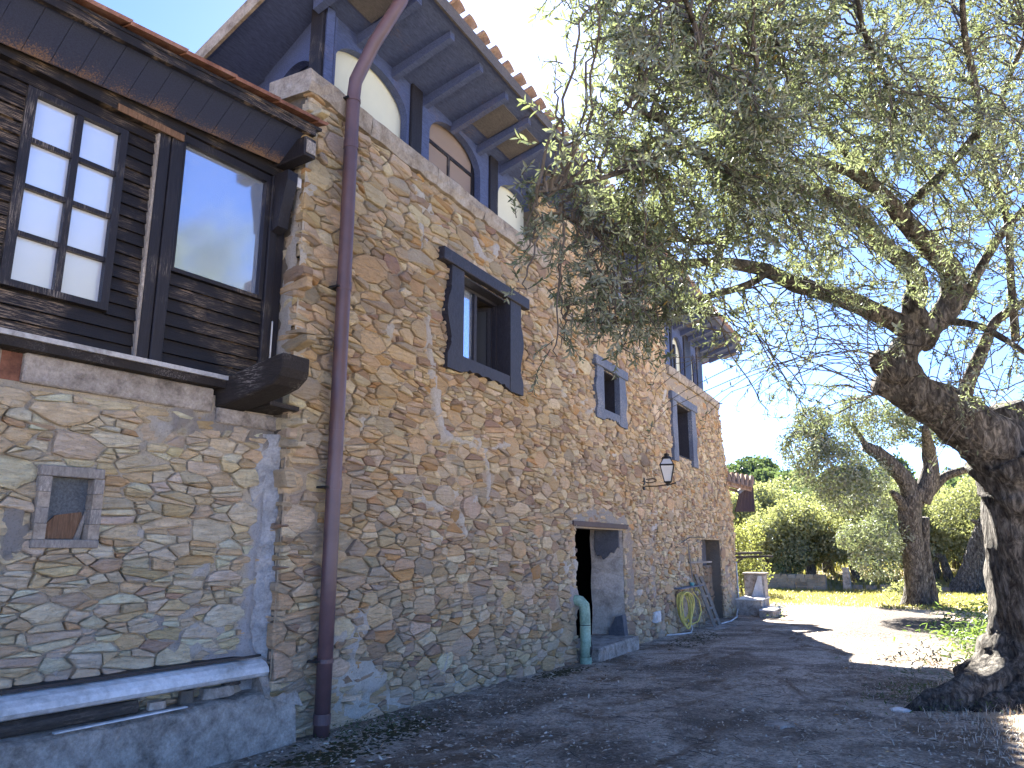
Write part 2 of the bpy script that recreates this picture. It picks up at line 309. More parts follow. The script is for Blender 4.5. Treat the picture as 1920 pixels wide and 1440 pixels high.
MAT = dict(
    stone=m_stone(), mortar=m_mortar(), ground=m_ground(), terrain=m_terrain(), bark=m_bark(),
    concrete=m_rough('old_concrete', [(0.15,0.128,0.108), (0.42,0.37,0.32), (0.60,0.54,0.48)], 6, 22, 1.0, dist=0.05),
    pcement=m_rough('pale_cement', [(0.28,0.27,0.265), (0.48,0.47,0.46), (0.62,0.61,0.60)], 7, 24, 1.0, dist=0.05),
    ledge=m_rough('ledge_concrete', [(0.17,0.135,0.105), (0.33,0.28,0.225), (0.44,0.39,0.33)], 6, 40, 0.6),
    plaster=m_rough('jamb_plaster', [(0.28,0.23,0.19), (0.52,0.445,0.375), (0.62,0.545,0.47)], 4, 30, 0.6),
    dplaster=m_rough('dark_plaster', [(0.08,0.082,0.095), (0.15,0.15,0.165)], 5, 30, 0.5),
    darkw=m_wood('dark_stained_wood', (0.012,0.010,0.011), (0.33,0.24,0.16), 0.42, (0.5, 0.5, 9), 0.55),
    darkv=m_wood('dark_stained_post', (0.014,0.013,0.018), (0.30,0.25,0.20), 0.25, (9, 9, 0.5), 0.55),
    fascia=m_fascia(),
    soffit=m_wood('soffit_stain_flare', (0.060,0.080,0.165), (0.20,0.13,0.09), 0.10, (1.2, 6, 6), 0.55),  # dark stain lifted to blue, lens flare put into the colour
    bare=m_wood('bare_soffit_board', (0.090,0.083,0.086), (0.14,0.122,0.115), 0.5, (2, 9, 9), 0.8),
    trimd=m_wood('dark_window_trim', (0.028,0.027,0.036), (0.14,0.12,0.12), 0.15, (5, 5, 2), 0.6),
    trimb=m_wood('blue_grey_window_trim', (0.10,0.12,0.17), (0.34,0.33,0.33), 0.6, (4, 4, 2), 0.75),
    oldw=m_wood('grey_weathered_wood', (0.22,0.195,0.17), (0.48,0.42,0.36), 0.55, (6, 6, 2), 0.85),
    brownw=m_wood('brown_board', (0.15,0.085,0.05), (0.26,0.17,0.11), 0.5, (8, 8, 1), 0.8),
    beamw=m_wood('rotten_beam', (0.022,0.018,0.017), (0.25,0.22,0.20), 0.45, (6, 0.7, 6), 0.85, bstr=0.9),
    logw=m_wood('grey_log', (0.055,0.048,0.043), (0.16,0.14,0.12), 0.5, (0.8, 5, 5), 0.9, bstr=1.0),
    steel=m_plain('painted_lintel_steel', (0.060,0.040,0.040), 0.6, 0.3),
    pipe=m_plain('brown_downpipe', (0.098,0.058,0.062), 0.42, 0.45, var=0.18, scale=3),
    green=m_rough('pale_green_plastic_pipe', [(0.13,0.20,0.145), (0.30,0.42,0.31), (0.38,0.50,0.38)], 5, 30, 0.15, 0.5),
    white=m_rough('dirty_white_plastic', [(0.30,0.29,0.27), (0.62,0.62,0.62), (0.72,0.72,0.72)], 2.2, 20, 0.1, 0.5),
    marble=m_rough('marble_slab', [(0.48,0.47,0.46), (0.72,0.72,0.72)], 3, 30, 0.1, 0.4),
    black=m_plain('black_plastic_strip', (0.014,0.014,0.018), 0.5, 0.4),
    cream=m_plain('cream_panel', (0.56,0.57,0.47), 0.6, 0.3, var=0.05, scale=2),
    frost=m_plain('white_curtain', (0.62,0.64,0.66), 0.8, 0.2, var=0.10, scale=1.5),
    glass=m_glass('reflective_pane', (0.58,0.66,0.82), 0.75, 0.10),
    pglass=m_glass('dark_pane', (0.10,0.11,0.13), 0.35, 0.06),
    wglass=m_glass('frosted_pane', (0.80,0.84,0.90), 0.55, 0.22),
    tile=m_rough('terracotta_tile', [(0.11,0.050,0.034), (0.24,0.110,0.072), (0.32,0.185,0.13)], 4, 35, 0.4),
    otile=m_rough('lichen_terracotta', [(0.15,0.10,0.075), (0.29,0.19,0.135), (0.36,0.29,0.22)], 5, 35, 0.4),
    yellow=m_plain('ochre_render', (0.58,0.36,0.10), 0.9, 0.1, var=0.15),
    hose=m_plain('yellow_hose_rubber', (0.62,0.50,0.14), 0.6, 0.3),
    iron=m_plain('black_iron', (0.018,0.018,0.020), 0.5, 0.4, var=0.3),
    lglass=m_plain('frosted_lamp_glass', (0.62,0.63,0.62), 0.3, 0.5, var=0.08),
    mesh=m_plain('dusty_wire_mesh', (0.085,0.095,0.105), 0.7, 0.3, var=0.45, scale=60),
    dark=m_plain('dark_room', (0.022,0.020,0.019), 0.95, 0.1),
    moss=m_rough('moss', [(0.025,0.022,0.012), (0.060,0.055,0.024), (0.10,0.095,0.040)], 18, 60, 1.0),
    dryleaf=m_leaf('dry_leaf', (0.34,0.25,0.16), (0.58,0.52,0.42), (0.2,0.13,0.06), 0.15, 0.8, 0.8),
    twig=m_plain('olive_twig', (0.085,0.075,0.066), 0.9, 0.1, var=0.35, scale=5),
    olive=m_leaf('olive_leaf', (0.082,0.105,0.062), (0.21,0.23,0.185), (0.175,0.21,0.085), 0.33, 0.45, 0.45),
    bush=m_leaf('far_olive_leaf', (0.13,0.145,0.07), (0.21,0.22,0.14), (0.23,0.255,0.085), 0.40, 0.6, 0.45),
    bushd=m_leaf('far_dark_leaf', (0.050,0.075,0.036), (0.08,0.105,0.055), (0.10,0.145,0.045), 0.3, 0.6, 0.5),
    bushy=m_leaf('yellow_green_leaf', (0.12,0.135,0.04), (0.15,0.16,0.07), (0.20,0.22,0.055), 0.45, 0.6, 0.4),
    grass=m_leaf('grass_blade', (0.19,0.18,0.05), (0.21,0.20,0.07), (0.29,0.275,0.07), 0.4, 0.7, 0.5),
    weed=m_leaf('weed_leaf', (0.040,0.062,0.022), (0.06,0.085,0.04), (0.13,0.20,0.035), 0.45, 0.5, 0.5),
    wallwhite=m_plain('far_house_render', (0.62,0.58,0.52), 0.9, 0.1, var=0.08),
)

# ------------------------------------------------------------------ terrain
def zg0(x): return np.interp(x, [-50, 0, 5.5, 7.4, 12, 15, 24, 40, 2000], [0.0, 0, 0, -0.03, -0.18, -0.22, -0.36, -0.40, -0.40])
def zg(x, y):
    x = np.asarray(x, float); y = np.asarray(y, float)
    rise = np.interp(x, [42, 46, 60, 90, 130, 200, 400, 3000], [0, 0.5, 1.7, 4.2, 8.5, 15, 26, 30])
    return zg0(x) + rise
def grid_mesh(xs, ys, zf):
    X, Y = np.meshgrid(xs, ys, indexing='ij'); Z = zf(X, Y); V = np.stack([X, Y, Z], -1).reshape(-1, 3)
    n, m = len(xs), len(ys); I = np.arange(n * m).reshape(n, m)
    Fq = np.stack([I[:-1, :-1], I[1:, :-1], I[1:, 1:], I[:-1, 1:]], -1).reshape(-1, 4)
    return V, Fq
xs = np.concatenate([[-2500, -600, -150, -40], np.arange(-10, 60, 0.35), np.arange(60, 130, 2.5), [150, 200, 300, 400, 700, 1500, 3000]])
ys = np.concatenate([[-2500, -800, -250, -80, -40], np.arange(-24, 30, 0.35), [40, 80, 250, 800, 2500]])
def zter(x, y):
    z = zg(x, y) - 0.03
    near = (np.abs(y) < 40) & (x < 140)
    z = z + np.where(near & (x > 29.5), 0.05 * fbm(x * 0.8, y * 0.8, 0, 3), 0) + np.where(near & (x > 44), 0.25 * fbm(x * 0.25, y * 0.25, 0, 5), 0)
    # soil swelling round the foot of the old olive and along the right bank
    z = z + 0.16 * np.exp(-((x - 11.0) ** 2 / 3.0 + (y + 1.7) ** 2 / 1.6)) + np.where((y < -2.2) & (x < 42), 0.10 * np.clip(-2.2 - y, 0, 2.5), 0)
    return z
V, Fq = grid_mesh(xs, ys, zter)
soil = np.clip(1.2 * np.exp(-np.clip((V[:,0] - 29) / 1.6, 0, 9)) + np.where((V[:,0] > 41) & (V[:,0] < 50), 0.35 + 0.6 * fbm(V[:,0] * .4, V[:,1] * .4, 0, 2), 0), 0, 1)
np_mesh('ground', V, Fq, MAT['terrain'], col=np.repeat(soil[:, None], 3, 1), smooth=True, kind='structure')

xs = np.arange(-6, 29.6, 0.09); ys = np.arange(-5.0, 7.0, 0.09)
def zpav(x, y): return zg0(x) + 0.012 * fbm(x * 1.3, y * 1.3, 0, 11) + 0.004 * vnoise(x * 7, y * 7, 0, 12)
V, Fq = grid_mesh(xs, ys, zpav)
cx = V[Fq[:, 0], 0]; cy = V[Fq[:, 0], 1]
edge = np.interp(cx, [-6, 6, 9, 13, 16, 22, 27, 29.6], [-4.9, -3.2, -1.6, -1.9, -1.5, -1.4, -0.2, 1.2]) + 0.35 * fbm(cx * 0.7, cy * 0.7, 0, 21)
inside_house = (cx > 5.4) & (cx < 24) & (cy > 5.35)
Fq = Fq[(cy > edge) & ~inside_house]
sun_tone_down = np.clip((V[:,0] - 14.5) / 5, 0, 1) * np.clip((3.0 - V[:,1]) / 1.4, 0, 1) * 1.15 + 0.9 * np.clip((V[:,0] - 26) / 2.5, 0, 1) * (V[:,1] < 5)  # darker colour put on the sunlit paving so it does not burn out
sun_tone_down = np.clip(sun_tone_down + 0.35 * fbm(V[:,0] * 1.1, V[:,1] * 1.1, 0, 31) * (sun_tone_down > 0.02), 0, 1)
np_mesh('forecourt_paving', V, Fq, MAT['ground'], col=np.repeat(sun_tone_down[:, None], 3, 1), smooth=True, kind='structure')
# ------------------------------------------------------------------ rubble masonry
PAL = [((0.52,0.42,0.295), 6), ((0.47,0.36,0.225), 3.5), ((0.43,0.375,0.295), 4.5), ((0.60,0.52,0.40), 5), ((0.31,0.235,0.185), 1.8), ((0.44,0.275,0.135), 0.9), ((0.36,0.325,0.28), 2.5), ((0.28,0.20,0.17), 0.7)]
PW = np.cumsum([p[1] for p in PAL]); PW = PW / PW[-1]
def stone_colour(r, palw=None):
    k = int(np.searchsorted(PW, r.random())); c = np.array(PAL[k][0]) * (0.82 + 0.36 * r.random()) * (0.95 + 0.1 * r.random(3)); return tuple(np.clip(c * np.array([1.12, 1.04, 0.94]), 0.02, 0.72))
def clip_poly(P, a, b, c):        # keep a*x+b*y<=c
    out = []; n = len(P)
    for i in range(n):
        p, q = P[i], P[(i + 1) % n]; dp = a*p[0]+b*p[1]-c; dq = a*q[0]+b*q[1]-c
        if dp <= 0: out.append(p)
        if (dp < 0 < dq) or (dq < 0 < dp):
            k = dp / (dp - dq); out.append((p[0] + (q[0]-p[0]) * k, p[1] + (q[1]-p[1]) * k))
    return out
def rubble(u0, u1, v0, v1, seed, rs=((0.14, 40), (0.112, 230), (0.088, 800), (0.064, 2500), (0.043, 8000)), aspect=1.85, sizef=None):
    """uneven courses of irregular stones: power diagram of sites with different radii"""
    r = np.random.default_rng(seed); A = (u1 - u0) / aspect * (v1 - v0); S = np.zeros((0, 2)); W = np.zeros(0)
    for rad, per in rs:
        n = int(per * A / 82.0 * 4) + 6
        cand = np.stack([r.uniform(u0 / aspect, u1 / aspect, n), r.uniform(v0, v1, n)], 1)
        for p in cand:
            rr = rad * r.uniform(0.85, 1.15)
            if len(S):
                d = np.hypot(S[:,0] - p[0], S[:,1] - p[1])
                if (d < 0.86 * (W + rr)).any(): continue
            S = np.vstack([S, p]); W = np.append(W, rr)
    cells = []
    for i in range(len(S)):
        p = S[i]; d2 = (S[:,0]-p[0])**2 + (S[:,1]-p[1])**2
        nb = np.where(d2 < (W[i] * 2.0 + 0.36) ** 2)[0]; nb = nb[np.argsort(d2[nb])][1:26]
        rr = W[i] * 2.2; P = [(p[0]-rr,p[1]-rr),(p[0]+rr,p[1]-rr),(p[0]+rr,p[1]+rr),(p[0]-rr,p[1]+rr)]
        for j in nb:
            q = S[j]; a, b = 2*(q[0]-p[0]), 2*(q[1]-p[1]); c = q@q - p@p - W[j]**2 + W[i]**2
            P = clip_poly(P, a, b, c)
            if len(P) < 3: break
        if len(P) >= 3: cells.append([(x * aspect, y) for x, y in P])
    out = []
    def split(P, depth):
        A, cu, cv = poly_area_c(P); hs = [p[1] for p in P]; ws = [p[0] for p in P]; H = max(hs) - min(hs); Wd = max(ws) - min(ws)
        if depth < 2 and H > 0.07 and (r.random() < (0.72 if H > 0.13 else 0.40)):
            sl_ = r.normal(0, 0.13); c = cv + r.uniform(-0.22, 0.22) * H
            a = clip_poly(P, -sl_, 1, c - sl_ * cu); b = clip_poly(P, sl_, -1, -(c - sl_ * cu))
            if len(a) > 2 and len(b) > 2: split(a, depth + 1); split(b, depth + 1); return
        if Wd > 0.30 and Wd > 3.2 * H and depth < 3 and r.random() < 0.45:
            sl_ = r.normal(0, 0.35); c = cu + r.uniform(-0.2, 0.2) * Wd
            a = clip_poly(P, 1, -sl_, c - sl_ * cv); b = clip_poly(P, -1, sl_, -(c - sl_ * cv))
            if len(a) > 2 and len(b) > 2: out.append(a); out.append(b); return
        out.append(P)
    for P in cells: split(P, 0)
    return out
def poly_area_c(P):
    A = 0; cx = cy = 0
    for i in range(len(P)):
        x0, y0 = P[i]; x1, y1 = P[(i+1) % len(P)]; k = x0*y1 - x1*y0; A += k; cx += (x0+x1)*k; cy += (y0+y1)*k
    A /= 2
    if abs(A) < 1e-6: return 0, P[0][0], P[0][1]
    return abs(A), cx / (6*A), cy / (6*A)
def stone_mesh(mb, P, fr, r, gap=0.007, hmin=0.016, hmax=0.056):
    """one stone of outline P (u,v metres) on the frame fr(u,v,h)"""
    A, cu, cv = poly_area_c(P); sz = math.sqrt(A)
    k = max(0.6, 1 - 1.6 * gap / sz)
    Q = []
    n = len(P)
    for i in range(n):
        p, q = P[i], P[(i + 1) % n]; L = math.hypot(q[0]-p[0], q[1]-p[1])
        if L < 0.02: continue
        m = 1 if L < 0.12 else 2
        for s_ in ([0.10, 0.90] if m == 1 else [0.06, 0.5, 0.94]):
            Q.append((p[0] + (q[0]-p[0]) * s_, p[1] + (q[1]-p[1]) * s_))
    if len(Q) < 5: return False
    wd_ = max(p[0] for p in P) - min(p[0] for p in P); thk = A / max(wd_, 0.02); j = 0.085 * min(thk, 0.12)
    Q = [(cu + (x-cu) * k + r.uniform(-j, j) , cv + (y-cv) * k + r.uniform(-j, j) * 0.8) for x, y in Q]
    h = r.uniform(hmin, hmax); tx, ty = r.uniform(-0.09, 0.09), r.uniform(-0.14, 0.08)
    n = len(Q); bev = min(0.013, 0.09 * sz)
    V = [fr(x, y, -0.05) for x, y in Q]
    V += [fr(cu + (x-cu) * 0.985, cv + (y-cv) * 0.985, h - bev + (x-cu) * tx + (y-cv) * ty + r.uniform(-0.006, 0.004)) for x, y in Q]
    V += [fr(cu + (x-cu) * 0.78, cv + (y-cv) * 0.76, h + (x-cu) * tx + (y-cv) * ty + r.uniform(-0.006, 0.005)) for x, y in Q]
    V.append(fr(cu + r.uniform(-.1, .1) * sz, cv + r.uniform(-.1, .1) * sz, h + r.uniform(-0.003, 0.008)))
    Fc = []
    for i in range(n):
        i2 = (i + 1) % n
        Fc += [(i, i2, n + i2, n + i), (n + i, n + i2, 2*n + i2, 2*n + i), (2*n + i, 2*n + i2, 3*n)]
    mb.add(V, Fc); return True
def cut_hole(P, h):
    """trim a stone outline against an opening (x0,x1,z0,z1); None if it lies inside"""
    x0, x1, z0, z1 = h
    xs_ = [p[0] for p in P]; ys_ = [p[1] for p in P]
    if max(xs_) <= x0 or min(xs_) >= x1 or max(ys_) <= z0 or min(ys_) >= z1: return P
    A, cu, cv = poly_area_c(P)
    opts = [(x0 - cu, (1,0,x0)), (cu - x1, (-1,0,-x1)), (z0 - cv, (0,1,z0)), (cv - z1, (0,-1,-z1))]
    d, pl = max(opts, key=lambda o: o[0])
    if d < -0.03: return None
    Q = clip_poly(P, *pl); return Q if len(Q) >= 3 and poly_area_c(Q)[0] > 0.003 else None

def mortar_sheet(name, fr, u0, u1, v0, v1, step, inside, paths, basecol, seed, parent, lift=0.0):
    """uneven mortar face; paths = smeared cement/plaster patches [(pts, width, colour, raise)]"""
    us = np.arange(u0, u1 + step / 2, step); vs_ = np.arange(v0, v1 + step / 2, step)
    U, Vv = np.meshgrid(us, vs_, indexing='ij'); U = U.ravel(); Vv = Vv.ravel()
    h = 0.000 + 0.010 * fbm(U * 5, Vv * 6, 0, seed) + 0.006 * vnoise(U * 16, Vv * 16, 0, seed + 5) + 0.022 * fbm(U * .8, Vv * .8, 0, seed + 7) + lift
    col = np.array(basecol)[None, :] * (1 + 0.22 * fbm(U * 1.2, Vv * 1.2, 0, seed + 3))[:, None]
    wob = 0.5 * fbm(U * 4, Vv * 4, 0, seed + 13) + 0.35 * vnoise(U * 12, Vv * 12, 0, seed + 14)
    for pts, wd, cc, rs in paths:
        d = np.full(len(U), 9.0)
        if len(pts) == 1: d = np.hypot(U - pts[0][0], Vv - pts[0][1])
        for a, b in zip(pts[:-1], pts[1:]):
            ax, ay = a; bx_, by_ = b; L2 = (bx_-ax)**2 + (by_-ay)**2 + 1e-9
            t_ = np.clip(((U-ax)*(bx_-ax) + (Vv-ay)*(by_-ay)) / L2, 0, 1)
            d = np.minimum(d, np.hypot(U - ax - t_*(bx_-ax), Vv - ay - t_*(by_-ay)))
        m = np.clip((wd * (1 + 1.5 * wob) - d) / (0.35 * wd), 0, 1)
        h = h + 1.6 * rs * m; col = col * (1 - m[:, None]) + np.array(cc)[None, :] * m[:, None]
    nu, nv = len(us), len(vs_); I = np.arange(nu * nv).reshape(nu, nv)
    Fq = np.stack([I[:-1, :-1], I[1:, :-1], I[1:, 1:], I[:-1, 1:]], -1).reshape(-1, 4)
    cu = U[Fq].mean(1); cv = Vv[Fq].mean(1); Fq = Fq[inside(cu, cv)]
    P = np.array([fr(a, b, c) for a, b, c in zip(U, Vv, h)])
    used = np.unique(Fq); mp = -np.ones(len(P), int); mp[used] = np.arange(len(used))
    return np_mesh(name, P[used], mp[Fq], MAT['mortar'], parent, col=np.clip(col[used], 0, 1))
def lay_stones(cells, fr, keep, holes, wallobj, seed, nmax, **kw):
    """stones that show largest become parts of their own, the rest one joined part"""
    r = np.random.default_rng(seed); items = []
    for P in cells:
        ok = True
        for h in holes:
            P = cut_hole(P, h)
            if P is None: ok = False; break
        if not ok: continue
        A, cu, cv = poly_area_c(P)
        if A < 0.0012 or not keep(cu, cv): continue
        W_ = np.array(fr(cu, cv, 0)); items.append((A * px_per_m(W_) ** 2 * (1 if in_view(W_, 0) else 0), P))
    items.sort(key=lambda q: -q[0]); rest = MB(); n = 0
    for a, P in items:
        c = stone_colour(r)
        if n < nmax and a > 60:
            mb = MB(); mb.col = c
            if stone_mesh(mb, P, fr, r, **kw):
                mb.build('stone', MAT['stone'], wallobj); n += 1
        else:
            rest.col = c; stone_mesh(rest, P, fr, r, **kw)
    if rest.v: rest.build('small_stones', MAT['stone'], wallobj, kind='stuff')

# ------------------------------------------------------------------ the stone farmhouse
WY = 5.0
house = thing('stone_farmhouse', (5.05, WY, 0), 'long two storey rubble stone farmhouse with dark timber loggia under a tiled roof', 'house')
HOLES = [(7.92, 9.28, 4.02, 5.18), (13.04, 13.96, 4.16, 4.96), (18.12, 19.60, 3.86, 5.18), (14.28, 15.52, 6.70, 7.26), (11.72, 14.08, -1.0, 1.98), (20.16, 22.44, -1.0, 1.86)]
XE = lambda z: 24.42 - 0.0 * z - np.clip((z - 2.5), 0, 9) * 0.36 + 0.05 * np.sin(np.asarray(z) * 5)     # battered far end
TOP = lambda x: np.where(x < 10.4, 6.16, np.where(x < 17.6, 7.44, 5.80))
fr_main = lambda u, v, h: (u, WY - h, v)
def in_wall(u, v):
    u = np.asarray(u, float); v = np.asarray(v, float)
    ok = (u > 5.05) & (u < XE(v)) & (v < TOP(u)) & (v > -0.6)
    for x0, x1, z0, z1 in HOLES: ok &= ~((u > x0) & (u < x1) & (v > z0) & (v < z1))
    return ok
GREY = (0.61, 0.58, 0.545); PALE = (0.64, 0.60, 0.53); DGREY = (0.33, 0.325, 0.32)
PATHS = [([(7.22,4.35),(7.28,4.0),(7.40,3.6),(7.47,3.27),(7.66,2.96)], 0.075, GREY, 0.030), ([(7.66,2.96),(8.2,2.95),(8.64,2.91),(9.0,3.0),(9.48,3.08)], 0.05, GREY, 0.026),
    ([(8.64,2.91),(8.75,2.6),(8.72,2.3)], 0.05, GREY, 0.026), ([(8.37,5.79),(8.5,5.6),(8.75,5.66),(8.98,5.92),(8.62,5.9)], 0.07, GREY, 0.026), ([(7.05,5.55),(7.13,5.28)], 0.06, GREY, 0.026),
    ([(6.9,6.0),(7.2,5.75),(7.5,5.6)], 0.10, PALE, 0.022), ([(10.9,3.1),(10.95,2.6)], 0.06, GREY, 0.02), ([(9.6,2.75),(9.62,2.55)], 0.07, GREY, 0.02), ([(8.1,1.95),(8.15,1.8)], 0.08, PALE, 0.03),
    ([(11.55,2.1),(12.6,2.22),(14.3,2.06)], 0.13, DGREY, 0.02), ([(11.62,1.6),(11.66,0.6)], 0.06, PALE, 0.02), ([(11.55,0.85)], 0.22, (0.42,0.39,0.39), 0.03), ([(14.3,1.9),(14.4,1.2),(14.35,0.6)], 0.20, (0.36,0.31,0.27), 0.03),
    ([(15.95,1.9),(15.9,0.9),(15.85,0.5)], 0.16, (0.38,0.35,0.33), 0.02), ([(17.4,5.7),(18.6,5.6),(20.5,5.65),(22.4,5.7)], 0.28, (0.40,0.34,0.28), 0.03),
    ([(6.1,0.75),(6.3,0.95)], 0.12, GREY, 0.02), ([(5.95,0.4),(6.5,0.35)], 0.16, PALE, 0.02), ([(5.6,0.12),(7.4,0.04),(8.6,0.0)], 0.10, PALE, 0.012), ([(5.08,5.4),(5.08,3.4)], 0.10, PALE, 0.02),
    ([(23.0,0.9),(23.7,0.1)], 0.22, (0.36,0.31,0.27), 0.03), ([(22.7,1.9),(22.9,0.6)], 0.12, (0.36,0.31,0.27), 0.02), ([(5.8,2.75),(6.1,2.9)], 0.10, PALE, 0.02), ([(7.1,2.2),(7.6,2.1),(8.0,2.35)], 0.05, PALE, 0.02)]
rp = random.Random(77)
for _ in range(46):
    a, b = rp.uniform(5.4, 19), rp.uniform(0.2, 5.8); L_ = rp.uniform(.1, .5); th_ = rp.uniform(0, 3.14)
    PATHS.append(([(a, b), (a + L_ * math.cos(th_), b + .7 * L_ * math.sin(th_))], rp.uniform(.03, .075), PALE if rp.random() < .75 else GREY, rp.uniform(.015, .03)))
wall = mortar_sheet('wall', fr_main, 5.04, 24.60, -0.60, 7.48, 0.04, in_wall, PATHS, (0.56, 0.46, 0.345), 50, house)
cells = rubble(5.0, 24.7, -0.5, 7.5, 3)
cells = [c for c in ([clip_poly(c, -1, 0, -(5.03 + 0.02 * math.sin(i * 7.7))) for i, c in enumerate(cells)]) if len(c) >= 3]
lay_stones(cells, fr_main, lambda u, v: bool(in_wall(u, v)), HOLES, wall, 4, 300)
# the body of the wall behind its face: reveals, back and inner floors (only faces that border an opening or the room)
xb = sorted(set([5.06, 10.4, 17.6, 23.2, 24.38] + [h[0] for h in HOLES] + [h[1] for h in HOLES])); zb = sorted(set([-0.6, 2.6, 5.80, 6.16, 7.44] + [h[2] for h in HOLES if h[2] > -0.6] + [h[3] for h in HOLES]))
def solid(i, k):
    if i < 0 or k < 0 or i >= len(xb) - 1 or k >= len(zb) - 1: return False
    cx_, cz_ = (xb[i] + xb[i+1]) / 2, (zb[k] + zb[k+1]) / 2
    if cx_ > 23.2 and cz_ > 2.6: return False
    if cz_ > float(TOP(cx_)): return False
    return not any(h[0] < cx_ < h[1] and h[2] < cz_ < h[3] for h in HOLES)
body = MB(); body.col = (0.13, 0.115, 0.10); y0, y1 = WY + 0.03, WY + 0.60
for i in range(len(xb) - 1):
    for k in range(len(zb) - 1):
        if not solid(i, k): continue
        xa, xc, za, zc = xb[i], xb[i+1], zb[k], zb[k+1]
        q = [((i-1,k), [(xa,y0,za),(xa,y1,za),(xa,y1,zc),(xa,y0,zc)]), ((i+1,k), [(xc,y1,za),(xc,y0,za),(xc,y0,zc),(xc,y1,zc)]), ((i,k-1), [(xa,y1,za),(xa,y0,za),(xc,y0,za),(xc,y1,za)]), ((i,k+1), [(xa,y0,zc),(xa,y1,zc),(xc,y1,zc),(xc,y0,zc)])]
        for nb, pts in q:
            if not solid(*nb): body.add(pts, [(0,1,2,3)])
        body.add([(xc,y1,za),(xc,y1,zc),(xa,y1,zc),(xa,y1,za)], [(0,1,2,3)])
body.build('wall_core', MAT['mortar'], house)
# gable (left) wall, standing at a slight angle, and the other two sides
GD = np.array([0.25, 0.97, 0.0]); GD /= np.linalg.norm(GD)
fr_gab = lambda u, v, h: tuple(np.array([5.05, WY, v]) + GD * u + np.array([-GD[1], GD[0], 0]) * h)
g2 = MB()
g2.hexa([fr_gab(0.35,-0.5,-0.03), fr_gab(0.35,-0.5,-0.5), fr_gab(6.0,-0.5,-0.5), fr_gab(6.0,-0.5,-0.03), fr_gab(0.35,6.15,-0.03), fr_gab(0.35,6.15,-0.5), fr_gab(6.0,6.15,-0.5), fr_gab(6.0,6.15,-0.03)])
g2.build('gable_wall', MAT['plaster'], house)
gm = mortar_sheet('gable_face', fr_gab, 0.0, 1.2, -0.4, 6.16, 0.04, lambda u, v: (v < 6.15), [([(0.1,5.3),(0.12,3.3)], 0.12, (0.52,0.49,0.45), 0.02)], (0.42, 0.36, 0.28), 60, house)
lay_stones(rubble(0.0, 1.2, -0.4, 6.16, 9, rs=((0.13, 300), (0.10, 900), (0.07, 2500))), fr_gab, lambda u, v: 0.02 < u < 1.15 and v < 6.1, [], gm, 10, 40)
bw = MB(); bw.box((5.6, 9.6, -0.5), (23.2, 9.9, 6.2)); bw.build('back_wall', MAT['plaster'], house)
ew = MB(); ew.add([(24.36,WY+0.02,-0.5),(24.36,9.6,-0.5),(24.36,9.6,2.5),(22.9,9.6,5.8),(22.9,WY+0.02,5.8),(24.36,WY+0.02,2.5), (24.0,WY+0.02,-0.5),(24.0,9.6,-0.5),(24.0,9.6,2.5),(22.6,9.6,5.8),(22.6,WY+0.02,5.8),(24.0,WY+0.02,2.5)],
    [(0,1,2,5),(5,2,3,4),(6,11,8,7),(11,10,9,8),(0,5,11,6),(5,4,10,11)]); ew.build('end_wall', MAT['plaster'], house)
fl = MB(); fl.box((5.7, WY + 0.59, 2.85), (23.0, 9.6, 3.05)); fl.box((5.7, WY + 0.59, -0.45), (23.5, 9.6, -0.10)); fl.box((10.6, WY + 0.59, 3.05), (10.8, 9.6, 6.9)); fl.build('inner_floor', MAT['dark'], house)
fl = MB(); fl.box((10.9, WY + 2.4, -0.10), (17.2, WY + 2.6, 2.85)); fl.box((17.0, WY + 0.61, -0.10), (17.2, WY + 2.39, 2.85)); fl.box((10.9, WY + 0.61, -0.10), (11.1, WY + 2.39, 2.85)); fl.build('dark_screen', MAT['dark'], house)  # near-black screens added behind the doorway to keep it dark inside

